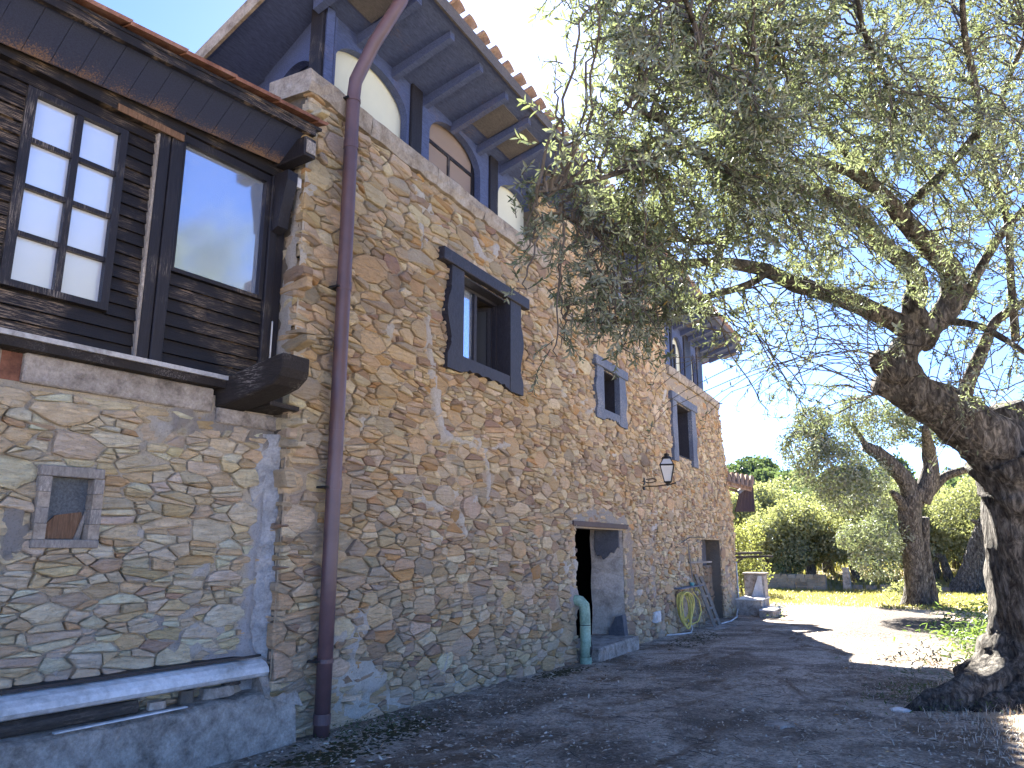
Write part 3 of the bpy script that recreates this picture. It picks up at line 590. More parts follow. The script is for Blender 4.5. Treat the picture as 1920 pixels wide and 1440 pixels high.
# --- openings: dark timber trims, sashes, panes
def scallop(x0, x1, z0, z1, side, bulge, n=1, notch=0.05):
    """outline of a side board whose outer edge is cut in waves"""
    pts = []; L = z1 - z0; ins = x1 if side < 0 else x0; out = x0 if side < 0 else x1
    prof = [(0.0, 0), (0.13, 0), (0.17, -.25), (0.21, -.55), (0.25, -.75), (0.27, -.6), (0.30, -.75), (0.40, -.35), (0.50, 0.05), (0.58, 0.12), (0.66, -0.05), (0.74, -.45), (0.78, -.62), (0.80, -.5), (0.84, -.6), (0.92, -.62), (1.0, -.62)]
    E_ = [(out + (-side) * (-p) * 0 + side * p * bulge, z0 + t_ * L) for t_, p in prof]
    return [(ins, z0)] + E_ + [(ins, z1)] if side > 0 else [(ins, z1)] + E_[::-1] + [(ins, z0)]
def window_trim(name, x0, x1, z0, z1, hole, mat, lint, proud, side_w, bottom=True, pane=True):
    hx0, hx1, hz0, hz1 = hole
    wn = MB(); t_ = 0.06
    yb = WY + (0.13 if pane else 0.30)       # the sash sits well inside the reveal
    for a, b in (((hx0 + .002, yb, hz0 + .002), (hx0 + t_, yb + .07, hz1 - .002)), ((hx1 - t_, yb, hz0 + .002), (hx1 - .002, yb + .07, hz1 - .002)), ((hx0 + t_, yb, hz0 + .002), (hx1 - t_, yb + .07, hz0 + t_)), ((hx0 + t_, yb, hz1 - t_), (hx1 - t_, yb + .07, hz1 - .002))): wn.box(a, b)
    wo = wn.build('window', mat, house)
    for a, b in (((hx0 - .001, WY - .05, hz0 + .02), (hx0 + .022, yb - .003, hz1 - .02)), ((hx1 - .022, WY - .05, hz0 + .02), (hx1 + .001, yb - .003, hz1 - .02)), ((hx0, WY - .05, hz1 - .02), (hx1, yb - .003, hz1 + .001)), ((hx0, WY - .05, hz0 - .001), (hx1, yb - .003, hz0 + .02))):
        lr = MB(); lr.box(a, b); lr.build('reveal_board', MAT['trimd'], wo)
    fnp = lambda u, v, d: (u, WY - d, v)
    for sd_ in (-1, 1):
        mb = MB()
        if sd_ < 0: mb.prism(scallop(x0, hx0 + 0.03, z0, hz1 + 0.02, -1, side_w * 0.45), fnp, -0.02, proud)
        else: mb.prism(scallop(hx1 - 0.03, x1, z0, hz1 + 0.02, 1, side_w * 0.45), fnp, -0.02, proud)
        mb.build('side_board', mat, wo)
    lb = MB(); lb.prism([(x0 - lint, hz1 + 0.02), (x1 + lint, hz1 + 0.02), (x1 + lint, z1), (x0 - lint, z1)], fnp, -0.02, proud + 0.03); lb.build('head_board', mat, wo, bevel=0.008)
    if bottom:
        a, b = hx0 - 0.0, hx1 + 0.0; pts = [(a + 0.032, hz0 + 0.03)]; n = 5
        for i in range(41):
            t_ = i / 40; zz = z0 + 0.045 + 0.03 * abs(math.sin(t_ * math.pi * n)) - (0.0 if 0.12 < t_ < 0.88 else 0.035); pts.append((a + 0.032 + (b - a - 0.064) * t_, zz))
        pts.append((b - 0.032, hz0 + 0.03)); mb = MB(); mb.prism(pts, fnp, -0.02, proud - 0.006); mb.build('apron_board', mat, wo)
    if pane:
        p_ = MB(); xm = (hx0 + hx1) / 2
        p_.box((hx0 + .05, yb + .03, hz0 + .05), (xm - .02, yb + .04, hz1 - .05)); p_.build('pane', MAT['glass'], wo)
        p_ = MB(); p_.box((xm - .02, yb - .012, hz0 + .06), (xm + .05, yb + .065, hz1 - .06)); p_.build('sash_bar', mat, wo)
        # right hand casement stands open into the dark room
        ca = MB(); cx0, cx1 = xm + .05, hx1 - .05
        tf = lambda x, y, z: (hx1 - .05 - (hx1 - .05 - x) * 0.35, yb + .08 + (hx1 - .05 - x) * 0.93 + y, z)
        for a, b in (((cx0, 0, hz0 + .06), (cx0 + .06, .05, hz1 - .06)), ((cx1 - .06, 0, hz0 + .06), (cx1, .05, hz1 - .06)), ((cx0 + .06, 0, hz0 + .06), (cx1 - .06, .05, hz0 + .12)), ((cx0 + .06, 0, hz1 - .12), (cx1 - .06, .05, hz1 - .06))):
            (xa, ya, za), (xc, yc, zc) = a, b; ca.hexa([tf(xa,ya,za), tf(xc,ya,za), tf(xc,yc,za), tf(xa,yc,za), tf(xa,ya,zc), tf(xc,ya,zc), tf(xc,yc,zc), tf(xa,yc,zc)])
        ca.build('casement', mat, wo)
        cg = MB(); cg.add([tf(cx0 + .06, .025, hz0 + .12), tf(cx1 - .06, .025, hz0 + .12), tf(cx1 - .06, .025, hz1 - .12), tf(cx0 + .06, .025, hz1 - .12)], [(0,1,2,3)]); cg.build('pane', MAT['pglass'], wo)
    else:
        p_ = MB(); p_.box((hx0 + .05, yb + .03, hz0 + .05), (hx1 - .05, yb + .04, hz1 - .05)); p_.build('pane', MAT['pglass'], wo)
    return wo
window_trim('window', 7.58, 9.66, 3.83, 5.37, HOLES[0], MAT['trimd'], 0.16, 0.10, 0.26)
window_trim('window', 12.66, 14.36, 3.98, 5.16, HOLES[1], MAT['trimb'], 0.04, 0.09, 0.22, pane=False)
window_trim('window', 17.72, 20.05, 3.70, 5.40, HOLES[2], MAT['trimb'], 0.06, 0.09, 0.24, bottom=False, pane=False)
window_trim('window', 13.95, 15.85, 6.62, 7.42, HOLES[3], MAT['trimb'], 0.0, 0.05, 0.14, bottom=False, pane=False)
sb = MB(); sb.box((18.10, WY - 0.03, 3.78), (19.62, WY + 0.3, 3.855)); sb.build('sill', MAT['ledge'], house)
# doorway with steel lintel, plastered jamb, threshold
dl = MB(); dl.box((11.56, WY - 0.06, 1.985), (14.30, WY + 0.12, 2.075)); dl.build('door_lintel', MAT['steel'], house, bevel=0.006)
dj = MB(); J = [(14.075,WY+0.01),(14.075,WY+0.86),(13.98,WY+0.87)]
for k in range(12):
    z0_, z1_ = -0.2 + k * 0.182, -0.2 + (k + 1) * 0.182
    dj.add([(14.07 + 0.02 * math.sin(k*2.1), WY + 0.0, z0_), (13.96 - 0.03*math.sin(k*1.3), WY + 0.62, z0_), (13.96 - 0.03*math.sin(k*1.3+1.3), WY + 0.62, z1_), (14.07 + 0.02*math.sin(k*2.1+2.1), WY + 0.0, z1_)], [(0,1,2,3)])
dj.build('door_jamb', MAT['plaster'], house)
djd = MB(); djd.prism([(WY + 0.05, 1.965), (WY + 0.52, 1.965), (WY + 0.53, 1.60), (WY + 0.48, 1.47), (WY + 0.42, 1.50), (WY + 0.36, 1.41), (WY + 0.28, 1.46), (WY + 0.22, 1.55), (WY + 0.15, 1.53), (WY + 0.09, 1.66), (WY + 0.05, 1.62)], lambda u, v, d: (14.02 - (u - WY) * 0.12 + d, u, v), -0.03, 0.02); djd.build('old_paint_patch', MAT['dplaster'], house)
pd = MB(); pd.prism([(WY - 0.06, -0.02), (WY - 0.02, 0.40), (WY + 0.12, 0.36), (WY + 0.26, 0.1), (WY + 0.26, -0.05)], lambda u, v, d: (13.98 + d, u, v), -0.10, 0.10); pd.build('painted_stone', MAT['dplaster'], house)
th = MB(); th.box((12.0, WY - 0.30, -0.5), (14.0, WY + 0.59, 0.03)); th.build('threshold_step', MAT['concrete'], house, bevel=0.03)
# second doorway: walled up below, a small dark opening above
cells2 = rubble(20.1, 22.5, -0.5, 1.3, 21, rs=((0.15, 400), (0.11, 900), (0.07, 2500)))
fr_in = lambda u, v, h: (u, WY + 0.28 - h, v)
iw = mortar_sheet('blocked_doorway', fr_in, 20.14, 22.46, -0.5, 1.16, 0.04, lambda u, v: v < 1.14, [], (0.20, 0.165, 0.135), 70, house)
PAL_B = PAL; PAL = [((0.20,0.16,0.125), 4), ((0.15,0.12,0.10), 3), ((0.24,0.16,0.11), 2)]; PW_B = PW; PW = np.cumsum([p[1] for p in PAL]); PW = PW / PW[-1]
lay_stones(cells2, fr_in, lambda u, v: 20.16 < u < 22.44 and v < 1.12, [], iw, 22, 40)
PAL = PAL_B; PW = PW_B
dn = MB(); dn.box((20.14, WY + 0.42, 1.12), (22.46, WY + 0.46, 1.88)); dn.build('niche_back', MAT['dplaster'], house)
d2 = MB(); d2.box((20.0, WY - 0.02, 1.865), (22.6, WY + 0.3, 1.96)); d2.build('door_lintel', MAT['ledge'], house, bevel=0.01)

# --- ledges under the loggia
def ledge(x0, x1, z0, z1, proud, seed):
    r = random.Random(seed); x = x0
    while x < x1 - 0.05:
        L = min(r.uniform(0.9, 1.5), x1 - x)
        if x1 - x - L < 0.3: L = x1 - x
        mb = MB(); n = 7; j = lambda a: r.uniform(-a, a)
        for k in range(n):
            pass
        V = []; Fc = []
        for k in range(n + 1):
            xx = x + 0.004 + (L - 0.008) * k / n
            V += [(xx, WY + 0.5, z0 + j(.01)), (xx, WY - proud + 0.02 + j(.018), z0 + j(.018)), (xx, WY - proud + j(.012), z0 + 0.10 + j(.02)), (xx, WY - proud + j(.012), z1 - 0.03 + j(.008)), (xx, WY - proud + 0.03 + j(.01), z1 + j(.008)), (xx, WY + 0.5, z1)]
        for k in range(n):
            for q in range(6): Fc.append((k*6+q, k*6+(q+1)%6, (k+1)*6+(q+1)%6, (k+1)*6+q))
        Fc += [(5,4,3,2,1,0), tuple(n*6+q for q in range(6))]
        mb.add(V, Fc); mb.build('ledge_slab', MAT['ledge'], house); x += L
ledge(4.98, 10.55, 6.15, 6.40, 0.09, 1); ledge(17.5, 23.05, 5.80, 6.03, 0.12, 2)
lg = MB(); lg.hexa([fr_gab(0.1,6.155,0.09), fr_gab(0.1,6.155,-0.3), fr_gab(5.5,6.155,-0.3), fr_gab(5.5,6.155,0.09), fr_gab(0.1,6.36,0.09), fr_gab(0.1,6.36,-0.3), fr_gab(5.5,6.36,-0.3), fr_gab(5.5,6.36,0.09)]); lg.build('ledge_slab', MAT['ledge'], house, bevel=0.02)

# --- timber loggia: sheets with arched openings standing on the ledge
LY = WY + 0.15
def arch_sheet(x0, x1, z0, z1, ax0, ax1, spring, apex, fn, th, mat, name, parent):
    """board with an arched opening; built as two legs and a spandrel so that every face stays convex enough"""
    mb = MB(); n = 18; cx_ = (ax0 + ax1) / 2; rx = (ax1 - ax0) / 2
    arc = [(cx_ - rx * math.cos(math.pi * i / n), spring + (apex - spring) * math.sin(math.pi * i / n)) for i in range(n + 1)]
    inner = [(ax0, z0)] + arc + [(ax1, z0)]
    outer = [(x0, z0)] + [(x0 + (x1 - x0) * i / n, z1) for i in range(n + 1)] + [(x1, z0)]
    m = len(inner); V = []
    for d in (0, th):
        V += [fn(u, v, d) for u, v in inner] + [fn(u, v, d) for u, v in outer]
    Fc = []
    for i in range(m - 1):
        Fc += [(i, i+1, m+i+1, m+i), (2*m+m+i, 2*m+m+i+1, 2*m+i+1, 2*m+i), (i+1, i, 2*m+i, 2*m+i+1), (m+i, m+i+1, 3*m+i+1, 3*m+i)]
    Fc += [(0, m, 3*m, 2*m), (m-1, 2*m-1, 4*m-1, 3*m-1)]
    mb.add(V, Fc); return mb.build(name, mat, parent)
fl_ = lambda u, v, d: (u, LY + d, v)
SZ = lambda y: 7.72 - (y - 4.2) * 0.268      # underside of the roof
ZT = SZ(LY) + 0.03
arch_sheet(5.36, 6.98, 6.40, ZT, 5.56, 6.92, 6.94, 7.30, fl_, 0.10, MAT['soffit'], 'loggia_arch', house)
arch_sheet(7.20, 9.02, 6.40, ZT, 7.42, 8.76, 7.02, 7.40, fl_, 0.10, MAT['soffit'], 'loggia_arch', house)
arch_sheet(9.24, 10.56, 6.40, ZT, 9.30, 10.50, 6.96, 7.30, fl_, 0.10, MAT['soffit'], 'loggia_arch', house)
for x0, x1 in ((5.30, 5.50), (6.97, 7.21), (9.01, 9.25)):
    mb = MB(); mb.box((x0, LY - 0.035, 6.40), (x1, LY + 0.14, ZT + 0.01)); mb.build('loggia_post', MAT['darkv'], house, bevel=0.01)
for x0, x1 in ((5.52, 6.96), (9.28, 10.52)):
    mb = MB(); mb.box((x0, LY + 0.115, 6.41), (x1, LY + 0.15, ZT)); mb.build('cream_panel', MAT['cream'], house)
lw = MB()
for a, b in (((7.42, LY + .11, 6.41), (7.48, LY + .17, 7.45)), ((8.70, LY + .11, 6.41), (8.76, LY + .17, 7.45)), ((8.05, LY + .11, 6.47), (8.10, LY + .16, 7.0)), ((7.48, LY + .11, 6.41), (8.70, LY + .16, 6.47)), ((7.48, LY + .11, 7.0), (8.70, LY + .16, 7.05))): lw.box(a, b)
lwo = lw.build('loggia_window', MAT['darkv'], house)
for x0, x1, z0, z1 in ((7.48, 8.05, 6.47, 7.0), (8.10, 8.70, 6.47, 7.0), (7.48, 8.70, 7.05, 7.45)):
    mb = MB(); mb.box((x0, LY + .13, z0), (x1, LY + .14, z1)); mb.build('pane', m_glass('brown_pane', (0.30,0.24,0.21), 0.2, 0.12) if z0 < 6.5 and x0 < 7.5 else bpy.data.materials['brown_pane'], lwo)
# gable side arch
fgl = lambda u, v, d: fr_gab(u, v, -0.26 - d)
arch_sheet(0.16, 1.45, 6.36, 7.42, 0.34, 1.22, 6.62, 7.0, fgl, 0.10, MAT['soffit'], 'loggia_arch', house)
arch_sheet(1.45, 3.2, 6.36, 7.1, 1.7, 2.9, 6.6, 6.95, fgl, 0.10, MAT['soffit'], 'loggia_arch', house)
mb = MB(); mb.hexa([fgl(0.2,6.36,0.13), fgl(0.2,6.36,0.16), fgl(4.5,6.36,0.16), fgl(4.5,6.36,0.13), fgl(0.2,7.4,0.13), fgl(0.2,7.4,0.16), fgl(4.5,6.6,0.16), fgl(4.5,6.6,0.13)]); mb.build('shutter_panel', MAT['soffit'], house)
# far loggia
for x0, x1 in ((17.62, 18.05), (18.6, 18.78), (19.95, 20.65), (21.35, 21.95)):
    mb = MB(); mb.box((x0, LY - 0.035, 6.03), (x1, LY + 0.14, ZT + 0.01)); mb.build('loggia_post', MAT['darkv'], house, bevel=0.01)
arch_sheet(18.06, 19.94, 6.03, ZT, 18.8, 19.9, 6.7, 7.2, fl_, 0.08, MAT['soffit'], 'loggia_arch', house)
arch_sheet(20.66, 21.34, 6.03, ZT, 20.70, 21.30, 6.7, 7.1, fl_, 0.08, MAT['soffit'], 'loggia_arch', house)
mb = MB(); mb.box((18.1, LY + 0.11, 6.04), (21.3, LY + 0.14, ZT)); mb.build('cream_panel', MAT['cream'], house)
mb = MB(); mb.box((19.28, LY + 0.06, 6.04), (19.40, LY + 0.105, 7.0)); mb.build('mullion', MAT['darkv'], house)
uw = MB(); uw.box((10.58, LY + 0.12, 6.3), (17.6, LY + 0.3, ZT)); uw.build('upper_wall_core', MAT['plaster'], house)

# --- roof (highest along its front edge, falling away to the back)
RX = lambda y: 4.68 + (y - 4.2) * 0.135
roof = MB(); yb_ = 10.2
P_ = [(RX(4.2), 4.2), (23.40, 4.2), (23.40, yb_), (RX(yb_), yb_)]
roof.hexa([(x, y, SZ(y)) for x, y in P_] + [(x, y, SZ(y) + 0.10) for x, y in P_])
roofo = roof.build('roof', MAT['soffit'], house)
r_ = random.Random(5); k = 0; x = 5.2
while x < 23.2:
    mb = MB(); w_ = 0.09; ye = LY + 0.02
    mb.hexa([(x, 4.30, SZ(4.30) - 0.10), (x + w_, 4.30, SZ(4.30) - 0.10), (x + w_, ye, SZ(ye) - 0.14), (x, ye, SZ(ye) - 0.14), (x, 4.30, SZ(4.30) - 0.004), (x + w_, 4.30, SZ(4.30) - 0.004), (x + w_, ye, SZ(ye) - 0.004), (x, ye, SZ(ye) - 0.004)])
    mb.build('rafter', MAT['soffit'], roofo)
    if k in (0, 4, 5, 7, 20, 24, 26):
        bb = MB(); a, b = 4.36 + r_.uniform(0, .1), 4.86 + r_.uniform(-.08, .1); xa, xc = x + w_ + 0.02, x + 0.66
        bb.hexa([(xa, a, SZ(a) - 0.022), (xc, a, SZ(a) - 0.022), (xc, b, SZ(b) - 0.022), (xa, b, SZ(b) - 0.022), (xa, a, SZ(a) - 0.003), (xc, a, SZ(a) - 0.003), (xc, b, SZ(b) - 0.003), (xa, b, SZ(b) - 0.003)]); bb.build('bare_board', MAT['bare'], roofo)
    x += 0.69; k += 1
fb = MB(); fb.box((RX(4.2), 4.165, 7.68), (23.42, 4.197, 7.84)); fb.build('eaves_board', MAT['bare'], roofo)
vb = MB(); a, b = 4.2, 9.8
vb.hexa([(RX(a) - .04, a, SZ(a) - .05), (RX(a) - .003, a, SZ(a) - .05), (RX(b) - .003, b, SZ(b) - .05), (RX(b) - .04, b, SZ(b) - .05), (RX(a) - .04, a, SZ(a) + .13), (RX(a) - .003, a, SZ(a) + .13), (RX(b) - .003, b, SZ(b) + .13), (RX(b) - .04, b, SZ(b) + .13)]); vb.build('verge_board', MAT['ledge'], roofo)
vb = MB(); vb.hexa([(23.403, a, SZ(a) - .03), (23.44, a, SZ(a) - .03), (23.44, b, SZ(b) - .03), (23.403, b, SZ(b) - .03), (23.403, a, SZ(a) + .12), (23.44, a, SZ(a) + .12), (23.44, b, SZ(b) + .12), (23.403, b, SZ(b) + .12)]); vb.build('verge_board', MAT['tile'], roofo)
def half_tile(L, r0, r1, th=0.014, n=8):
    V = []; Fc = []
    for (y, rr) in ((0, r0), (L, r1)):
        for q in (rr, rr - th):
            V += [(q * math.cos(math.pi * i / n), y, q * math.sin(math.pi * i / n)) for i in range(n + 1)]
    m = n + 1
    for i in range(n):
        Fc += [(i, i+1, 2*m+i+1, 2*m+i), (m+i+1, m+i, 3*m+i, 3*m+i+1), (i+1, i, m+i, m+i+1), (2*m+i, 2*m+i+1, 3*m+i+1, 3*m+i)]
    Fc += [(0, 2*m, 3*m, m), (n, m+n, 3*m+n, 2*m+n)]
    return V, Fc
tv, tf_ = half_tile(0.46, 0.105, 0.085)
tme = bpy.data.meshes.new('roof_tile'); tme.from_pydata(tv, [], tf_); tme.update(); tme.materials.append(MAT['otile'])
tme.polygons.foreach_set('use_smooth', [True] * len(tme.polygons))
x = 4.86; k = 0; hb = BASE['stone_farmhouse']
while x < 23.35:
    for row in range(2):
        y = 4.10 + row * 0.40
        o = bpy.data.objects.new('roof_tile', tme); C.objects.link(o); o.parent = roofo
        o.location = Vector((x + RX(y) - RX(4.1) + r_.uniform(-.012, .012), y + r_.uniform(-.02, .02), SZ(y) + 0.115 + 0.02 * (1 - row))) - Vector(hb)
        o.rotation_euler = (-math.atan(0.268) + r_.uniform(-.03, .02), 0, r_.uniform(-.04, .04))
    x += 0.325; k += 1
rt = MB()
x = 4.9
while x < 23.3:
    y0_, y1_ = 4.9, 10.2; n = 6
    for (xx, s_) in ((x, 1),):
        V = []; Fc = []
        for y in (y0_, y1_): V += [(xx + RX(y) - RX(4.1) + 0.10 * math.cos(math.pi * i / n), y, SZ(y) + 0.105 + 0.10 * math.sin(math.pi * i / n)) for i in range(n + 1)]
        for i in range(n): Fc.append((i, i+1, n+1+i+1, n+1+i))
        rt.add(V, Fc)
    x += 0.325
rt.build('back_tiles', MAT['otile'], roofo, kind='stuff')
# --- downpipe on the front wall
dp = thing('downpipe', (5.66, WY - 0.14, 0.0), 'brown metal rainwater downpipe running from the eaves to the ground', 'downpipe')
mb = MB(); X0 = 5.55; yp = WY - 0.15
mb.tube([(X0, yp, -0.02), (X0, yp, 1.5), (X0, yp, 3.0), (X0, yp, 4.5), (X0, yp, 6.35), (X0 + 0.0, yp - 0.02, 6.55), (X0 + 0.03, yp - 0.22, 6.95), (X0 + 0.12, yp - 0.50, 7.45), (X0 + 0.14, yp - 0.58, 7.72)], 0.072, 20); mb.build('pipe', MAT['pipe'], dp, smooth=True)
for z, rr in ((0.10, .079), (0.62, .080), (2.18, .079), (2.75, .076), (4.18, .078), (5.75, .078), (6.30, .080)):
    mb = MB(); mb.tube([(X0, yp, z), (X0, yp, z + (0.09 if rr < .0795 else .035))], rr, 20); mb.build('collar', MAT['pipe'], dp, smooth=False)
for z in (0.62, 2.19, 4.19, 6.30):
    mb = MB(); mb.box((X0 - 0.10, yp - 0.012, z + 0.005), (X0 + 0.10, yp + 0.17, z + 0.025)); mb.build('bracket', MAT['iron'], dp)

# ------------------------------------------------------------------ the timber wing on the left
WA = R(6); WD = np.array([math.cos(WA), -math.sin(WA), 0]); WN = np.array([-math.sin(WA), -math.cos(WA), 0]); W0 = np.array([5.05, 5.2, 0])
def WF(s, o, z): return tuple(W0 + WD * s + WN * o + np.array([0, 0, z]))
wing = thing('timber_wing', tuple(W0 + WD * -1.5), 'low wing of rubble stone with black boarded upper storey and paned window', 'house')
WHOLE = [(-1.90, -1.56, 1.70, 2.16)]
fr_wing = lambda u, v, h: WF(u, h, v)
wpaths = [([(-0.06,2.55),(-0.09,2.0),(-0.12,1.4),(-0.16,0.9),(-0.1,0.6)], 0.07, (0.50,0.50,0.52), 0.03), ([(-0.45,0.72),(0.0,0.62)], 0.10, (0.40,0.39,0.40), 0.025), ([(-1.72,0.95),(-1.66,0.75)], 0.05, GREY, 0.02), ([(-2.05,1.9),(-2.08,1.6)], 0.09, (0.36,0.34,0.32), 0.03), ([(-0.9,2.72),(0,2.62)], 0.12, (0.34,0.32,0.30), 0.02), ([(-1.0,1.05),(-0.8,0.92)], 0.10, (0.42,0.40,0.38), 0.02)]
for _ in range(22):
    a, b = rp.uniform(-2.6, -.3), rp.uniform(0.6, 2.6); L_ = rp.uniform(.06, .3); th_ = rp.uniform(0, 3.14)
    wpaths.append(([(a, b), (a + L_ * math.cos(th_), b + .6 * L_ * math.sin(th_))], rp.uniform(.025, .055), (0.62, 0.58, 0.52), rp.uniform(.012, .026)))
ww = mortar_sheet('wall', fr_wing, -5.2, 0.12, -0.3, 2.96, 0.04, lambda u, v: ~((u > -1.90) & (u < -1.56) & (v > 1.70) & (v < 2.16)) & (v < 2.92), wpaths, (0.64, 0.565, 0.45), 80, wing)
PAL_B, PW_B = PAL, PW
PAL = [((0.62,0.55,0.42), 5), ((0.66,0.61,0.50), 5), ((0.58,0.48,0.34), 3), ((0.53,0.49,0.42), 3), ((0.50,0.36,0.22), 0.9), ((0.44,0.35,0.29), 0.7), ((0.56,0.48,0.32), 2)]; PW = np.cumsum([p[1] for p in PAL]); PW = PW / PW[-1]
lay_stones(rubble(-5.2, 0.1, 0.2, 2.95, 33, rs=((0.105, 120), (0.085, 480), (0.066, 1500), (0.048, 4000), (0.032, 9000)), aspect=2.1), fr_wing, lambda u, v: v < 2.72 and u < -0.02 and not (u > -0.13 and v < 2.5 and v > 0.5), WHOLE, ww, 34, 290, gap=0.006, hmin=0.016, hmax=0.056)
PAL, PW = PAL_B, PW_B
mb = MB(WF); mb.box((-5.2, -0.6, -0.3), (-1.92, -0.03, 2.9)); mb.box((-1.54, -0.6, -0.3), (0.0, -0.03, 2.9)); mb.box((-1.92, -0.6, -0.3), (-1.54, -0.03, 1.68)); mb.box((-1.92, -0.6, 2.18), (-1.54, -0.03, 2.9)); mb.build('wall_core', MAT['plaster'], wing)
# concrete plinth
pl = MB(WF); V = []; Fc = []; n = 40
for k in range(n + 1):
    s_ = -5.2 + 5.45 * k / n; j = lambda a: random.uniform(-a, a)
    top = 0.43 + 0.012 * math.sin(k * 1.7) + j(.008); oo = 0.24 if s_ < 0.02 else 0.24
    V += [(s_, -0.05, -0.4), (s_, oo + 0.10 + j(.012), -0.4), (s_, oo + 0.06 + j(.012), 0.05), (s_, oo + 0.02 + j(.012), 0.25), (s_, oo - 0.01 + j(.012), top - 0.02), (s_, oo - 0.05 + j(.01), top), (s_, -0.05, top + 0.03)]
for k in range(n):
    for q in range(7): Fc.append((k*7+q, k*7+(q+1)%7, (k+1)*7+(q+1)%7, (k+1)*7+q))
Fc += [(6,5,4,3,2,1,0), tuple(n*7+q for q in range(7))]
pl.add(V, Fc); pl.build('plinth', MAT['concrete'], wing)
mb = MB(WF); mb.hexa([(-0.06,0.0,0.40),(0.34,0.0,0.30),(0.34,0.26,0.28),(-0.06,0.25,0.40),(-0.10,0.0,0.80),(0.20,0.0,0.86),(0.18,0.10,0.74),(-0.12,0.12,0.70)]); mb.build('cement_fillet', MAT['concrete'], wing)
V = []; Fc = []; n = 22
for k in range(n + 1):
    z = 0.42 + (2.66 - 0.42) * k / n; q = lambda a: random.uniform(-a, a)
    V += [(-0.17 + q(.035), 0.012, z), (-0.08 + q(.03), 0.05 + q(.012), z), (0.0 + q(.02), 0.12 + q(.02), z), (0.06, 0.16 + q(.03), z), (0.12, -0.05, z)]
for k in range(n):
    for q in range(5): Fc.append((k*5+q, k*5+(q+1)%5, (k+1)*5+(q+1)%5, (k+1)*5+q))
Fc += [(4,3,2,1,0), tuple(n*5+q for q in range(5))]
mb = MB(WF); mb.add(V, Fc); mb.build('cement_strip', MAT['pcement'], wing)
# lintel, slab, deck edge, cantilever beam
mb = MB(WF); mb.box((-2.16, -0.2, 2.775), (-0.66, 0.05, 2.985)); mb.build('concrete_lintel', MAT['concrete'], wing, bevel=0.012)
mb = MB(WF); mb.box((-5.2, -0.2, 2.80), (-2.30, 0.03, 2.985)); mb.build('concrete_lintel', MAT['concrete'], wing, bevel=0.012)
mb = MB(WF); mb.box((-2.30, -0.2, 2.78), (-2.16, 0.0, 2.98)); mb.build('brick', MAT['tile'], wing)
mb = MB(WF); mb.box((-0.62, -0.2, 2.70), (0.16, 0.06, 2.83)); mb.build('concrete_slab', MAT['concrete'], wing, bevel=0.01)
mb = MB(WF); mb.box((-5.2, -0.2, 2.99), (-0.58, 0.13, 3.055)); mb.build('deck_edge', MAT['beamw'], wing)
mb = MB(WF); mb.box((-5.2, -0.15, 3.058), (-0.50, 0.15, 3.095)); mb.build('deck_flashing', m_rough('weathered_flashing', [(0.20,0.19,0.18), (0.42,0.41,0.40), (0.55,0.54,0.53)], 5, 40, 0.3, 0.7), wing)
# beam end rounded below
cb = MB(WF); prof = [(-0.25, 2.83, 3.07), (0.0, 2.835, 3.075), (0.3, 2.88, 3.13), (0.55, 2.93, 3.18), (0.70, 2.97, 3.21), (0.78, 3.03, 3.22), (0.81, 3.10, 3.225)]
V = []; Fc = []
for o_, zb_, zt_ in prof:
    sh = 0.05 * o_
    V += [(-0.61 + sh, o_, zb_), (-0.32 + sh, o_, zb_), (-0.32 + sh, o_, zt_), (-0.61 + sh, o_, zt_)]
for k in range(len(prof) - 1):
    for q in range(4): Fc.append((k*4+q, k*4+(q+1)%4, (k+1)*4+(q+1)%4, (k+1)*4+q))
Fc += [(3,2,1,0), tuple((len(prof)-1)*4+q for q in range(4))]
cb.add(V, Fc); cb.build('cantilever_beam', MAT['beamw'], wing, bevel=0.012)
mb = MB(WF); mb.hexa([(-0.30,-0.1,2.845),(0.10,-0.1,2.845),(0.06,0.30,2.87),(-0.30,0.34,2.87),(-0.30,-0.1,2.885),(0.10,-0.1,2.885),(0.06,0.30,2.91),(-0.30,0.34,2.91)]); mb.build('rotten_plank', MAT['beamw'], wing)
# boarding
bo = -0.02
def boards(s0, s1, z0, z1, pitch, skip=None):
    z = z0; k = 0
    while z < z1 - 0.01:
        zz = min(z + pitch, z1); segs = [(s0, s1)]
        if skip:
            a, b, c, d = skip
            if zz > c + 0.005 and z < d - 0.005: segs = [(s0, a), (b, s1)]
        for a_, b_ in segs:
            if b_ - a_ < 0.03: continue
            mb = MB(WF); t0 = bo - 0.006 + random.uniform(-.003, .003); t1 = bo + 0.016 + random.uniform(-.003, .004)
            mb.hexa([(a_, bo - .03, z + .003), (b_, bo - .03, z + .003), (b_, t1, z + .003), (a_, t1, z + .003), (a_, bo - .03, zz - .002), (b_, bo - .03, zz - .002), (b_, t0, zz - .002), (a_, t0, zz - .002)])
            mb.build('board', MAT['darkw'], wing)
        z = zz; k += 1
boards(-5.2, -1.37, 3.10, 5.10, 0.105, skip=(-2.38, -1.62, 3.44, 4.98))
boards(-1.14, -0.20, 3.10, 3.92, 0.118)
back = MB(WF); back.box((-5.2, bo - .10, 3.0), (-1.2, bo - .05, 5.3)); back.box((-1.2, bo - .10, 3.0), (-0.1, bo - .05, 3.96)); back.build('wall_lining', MAT['dark'], wing)
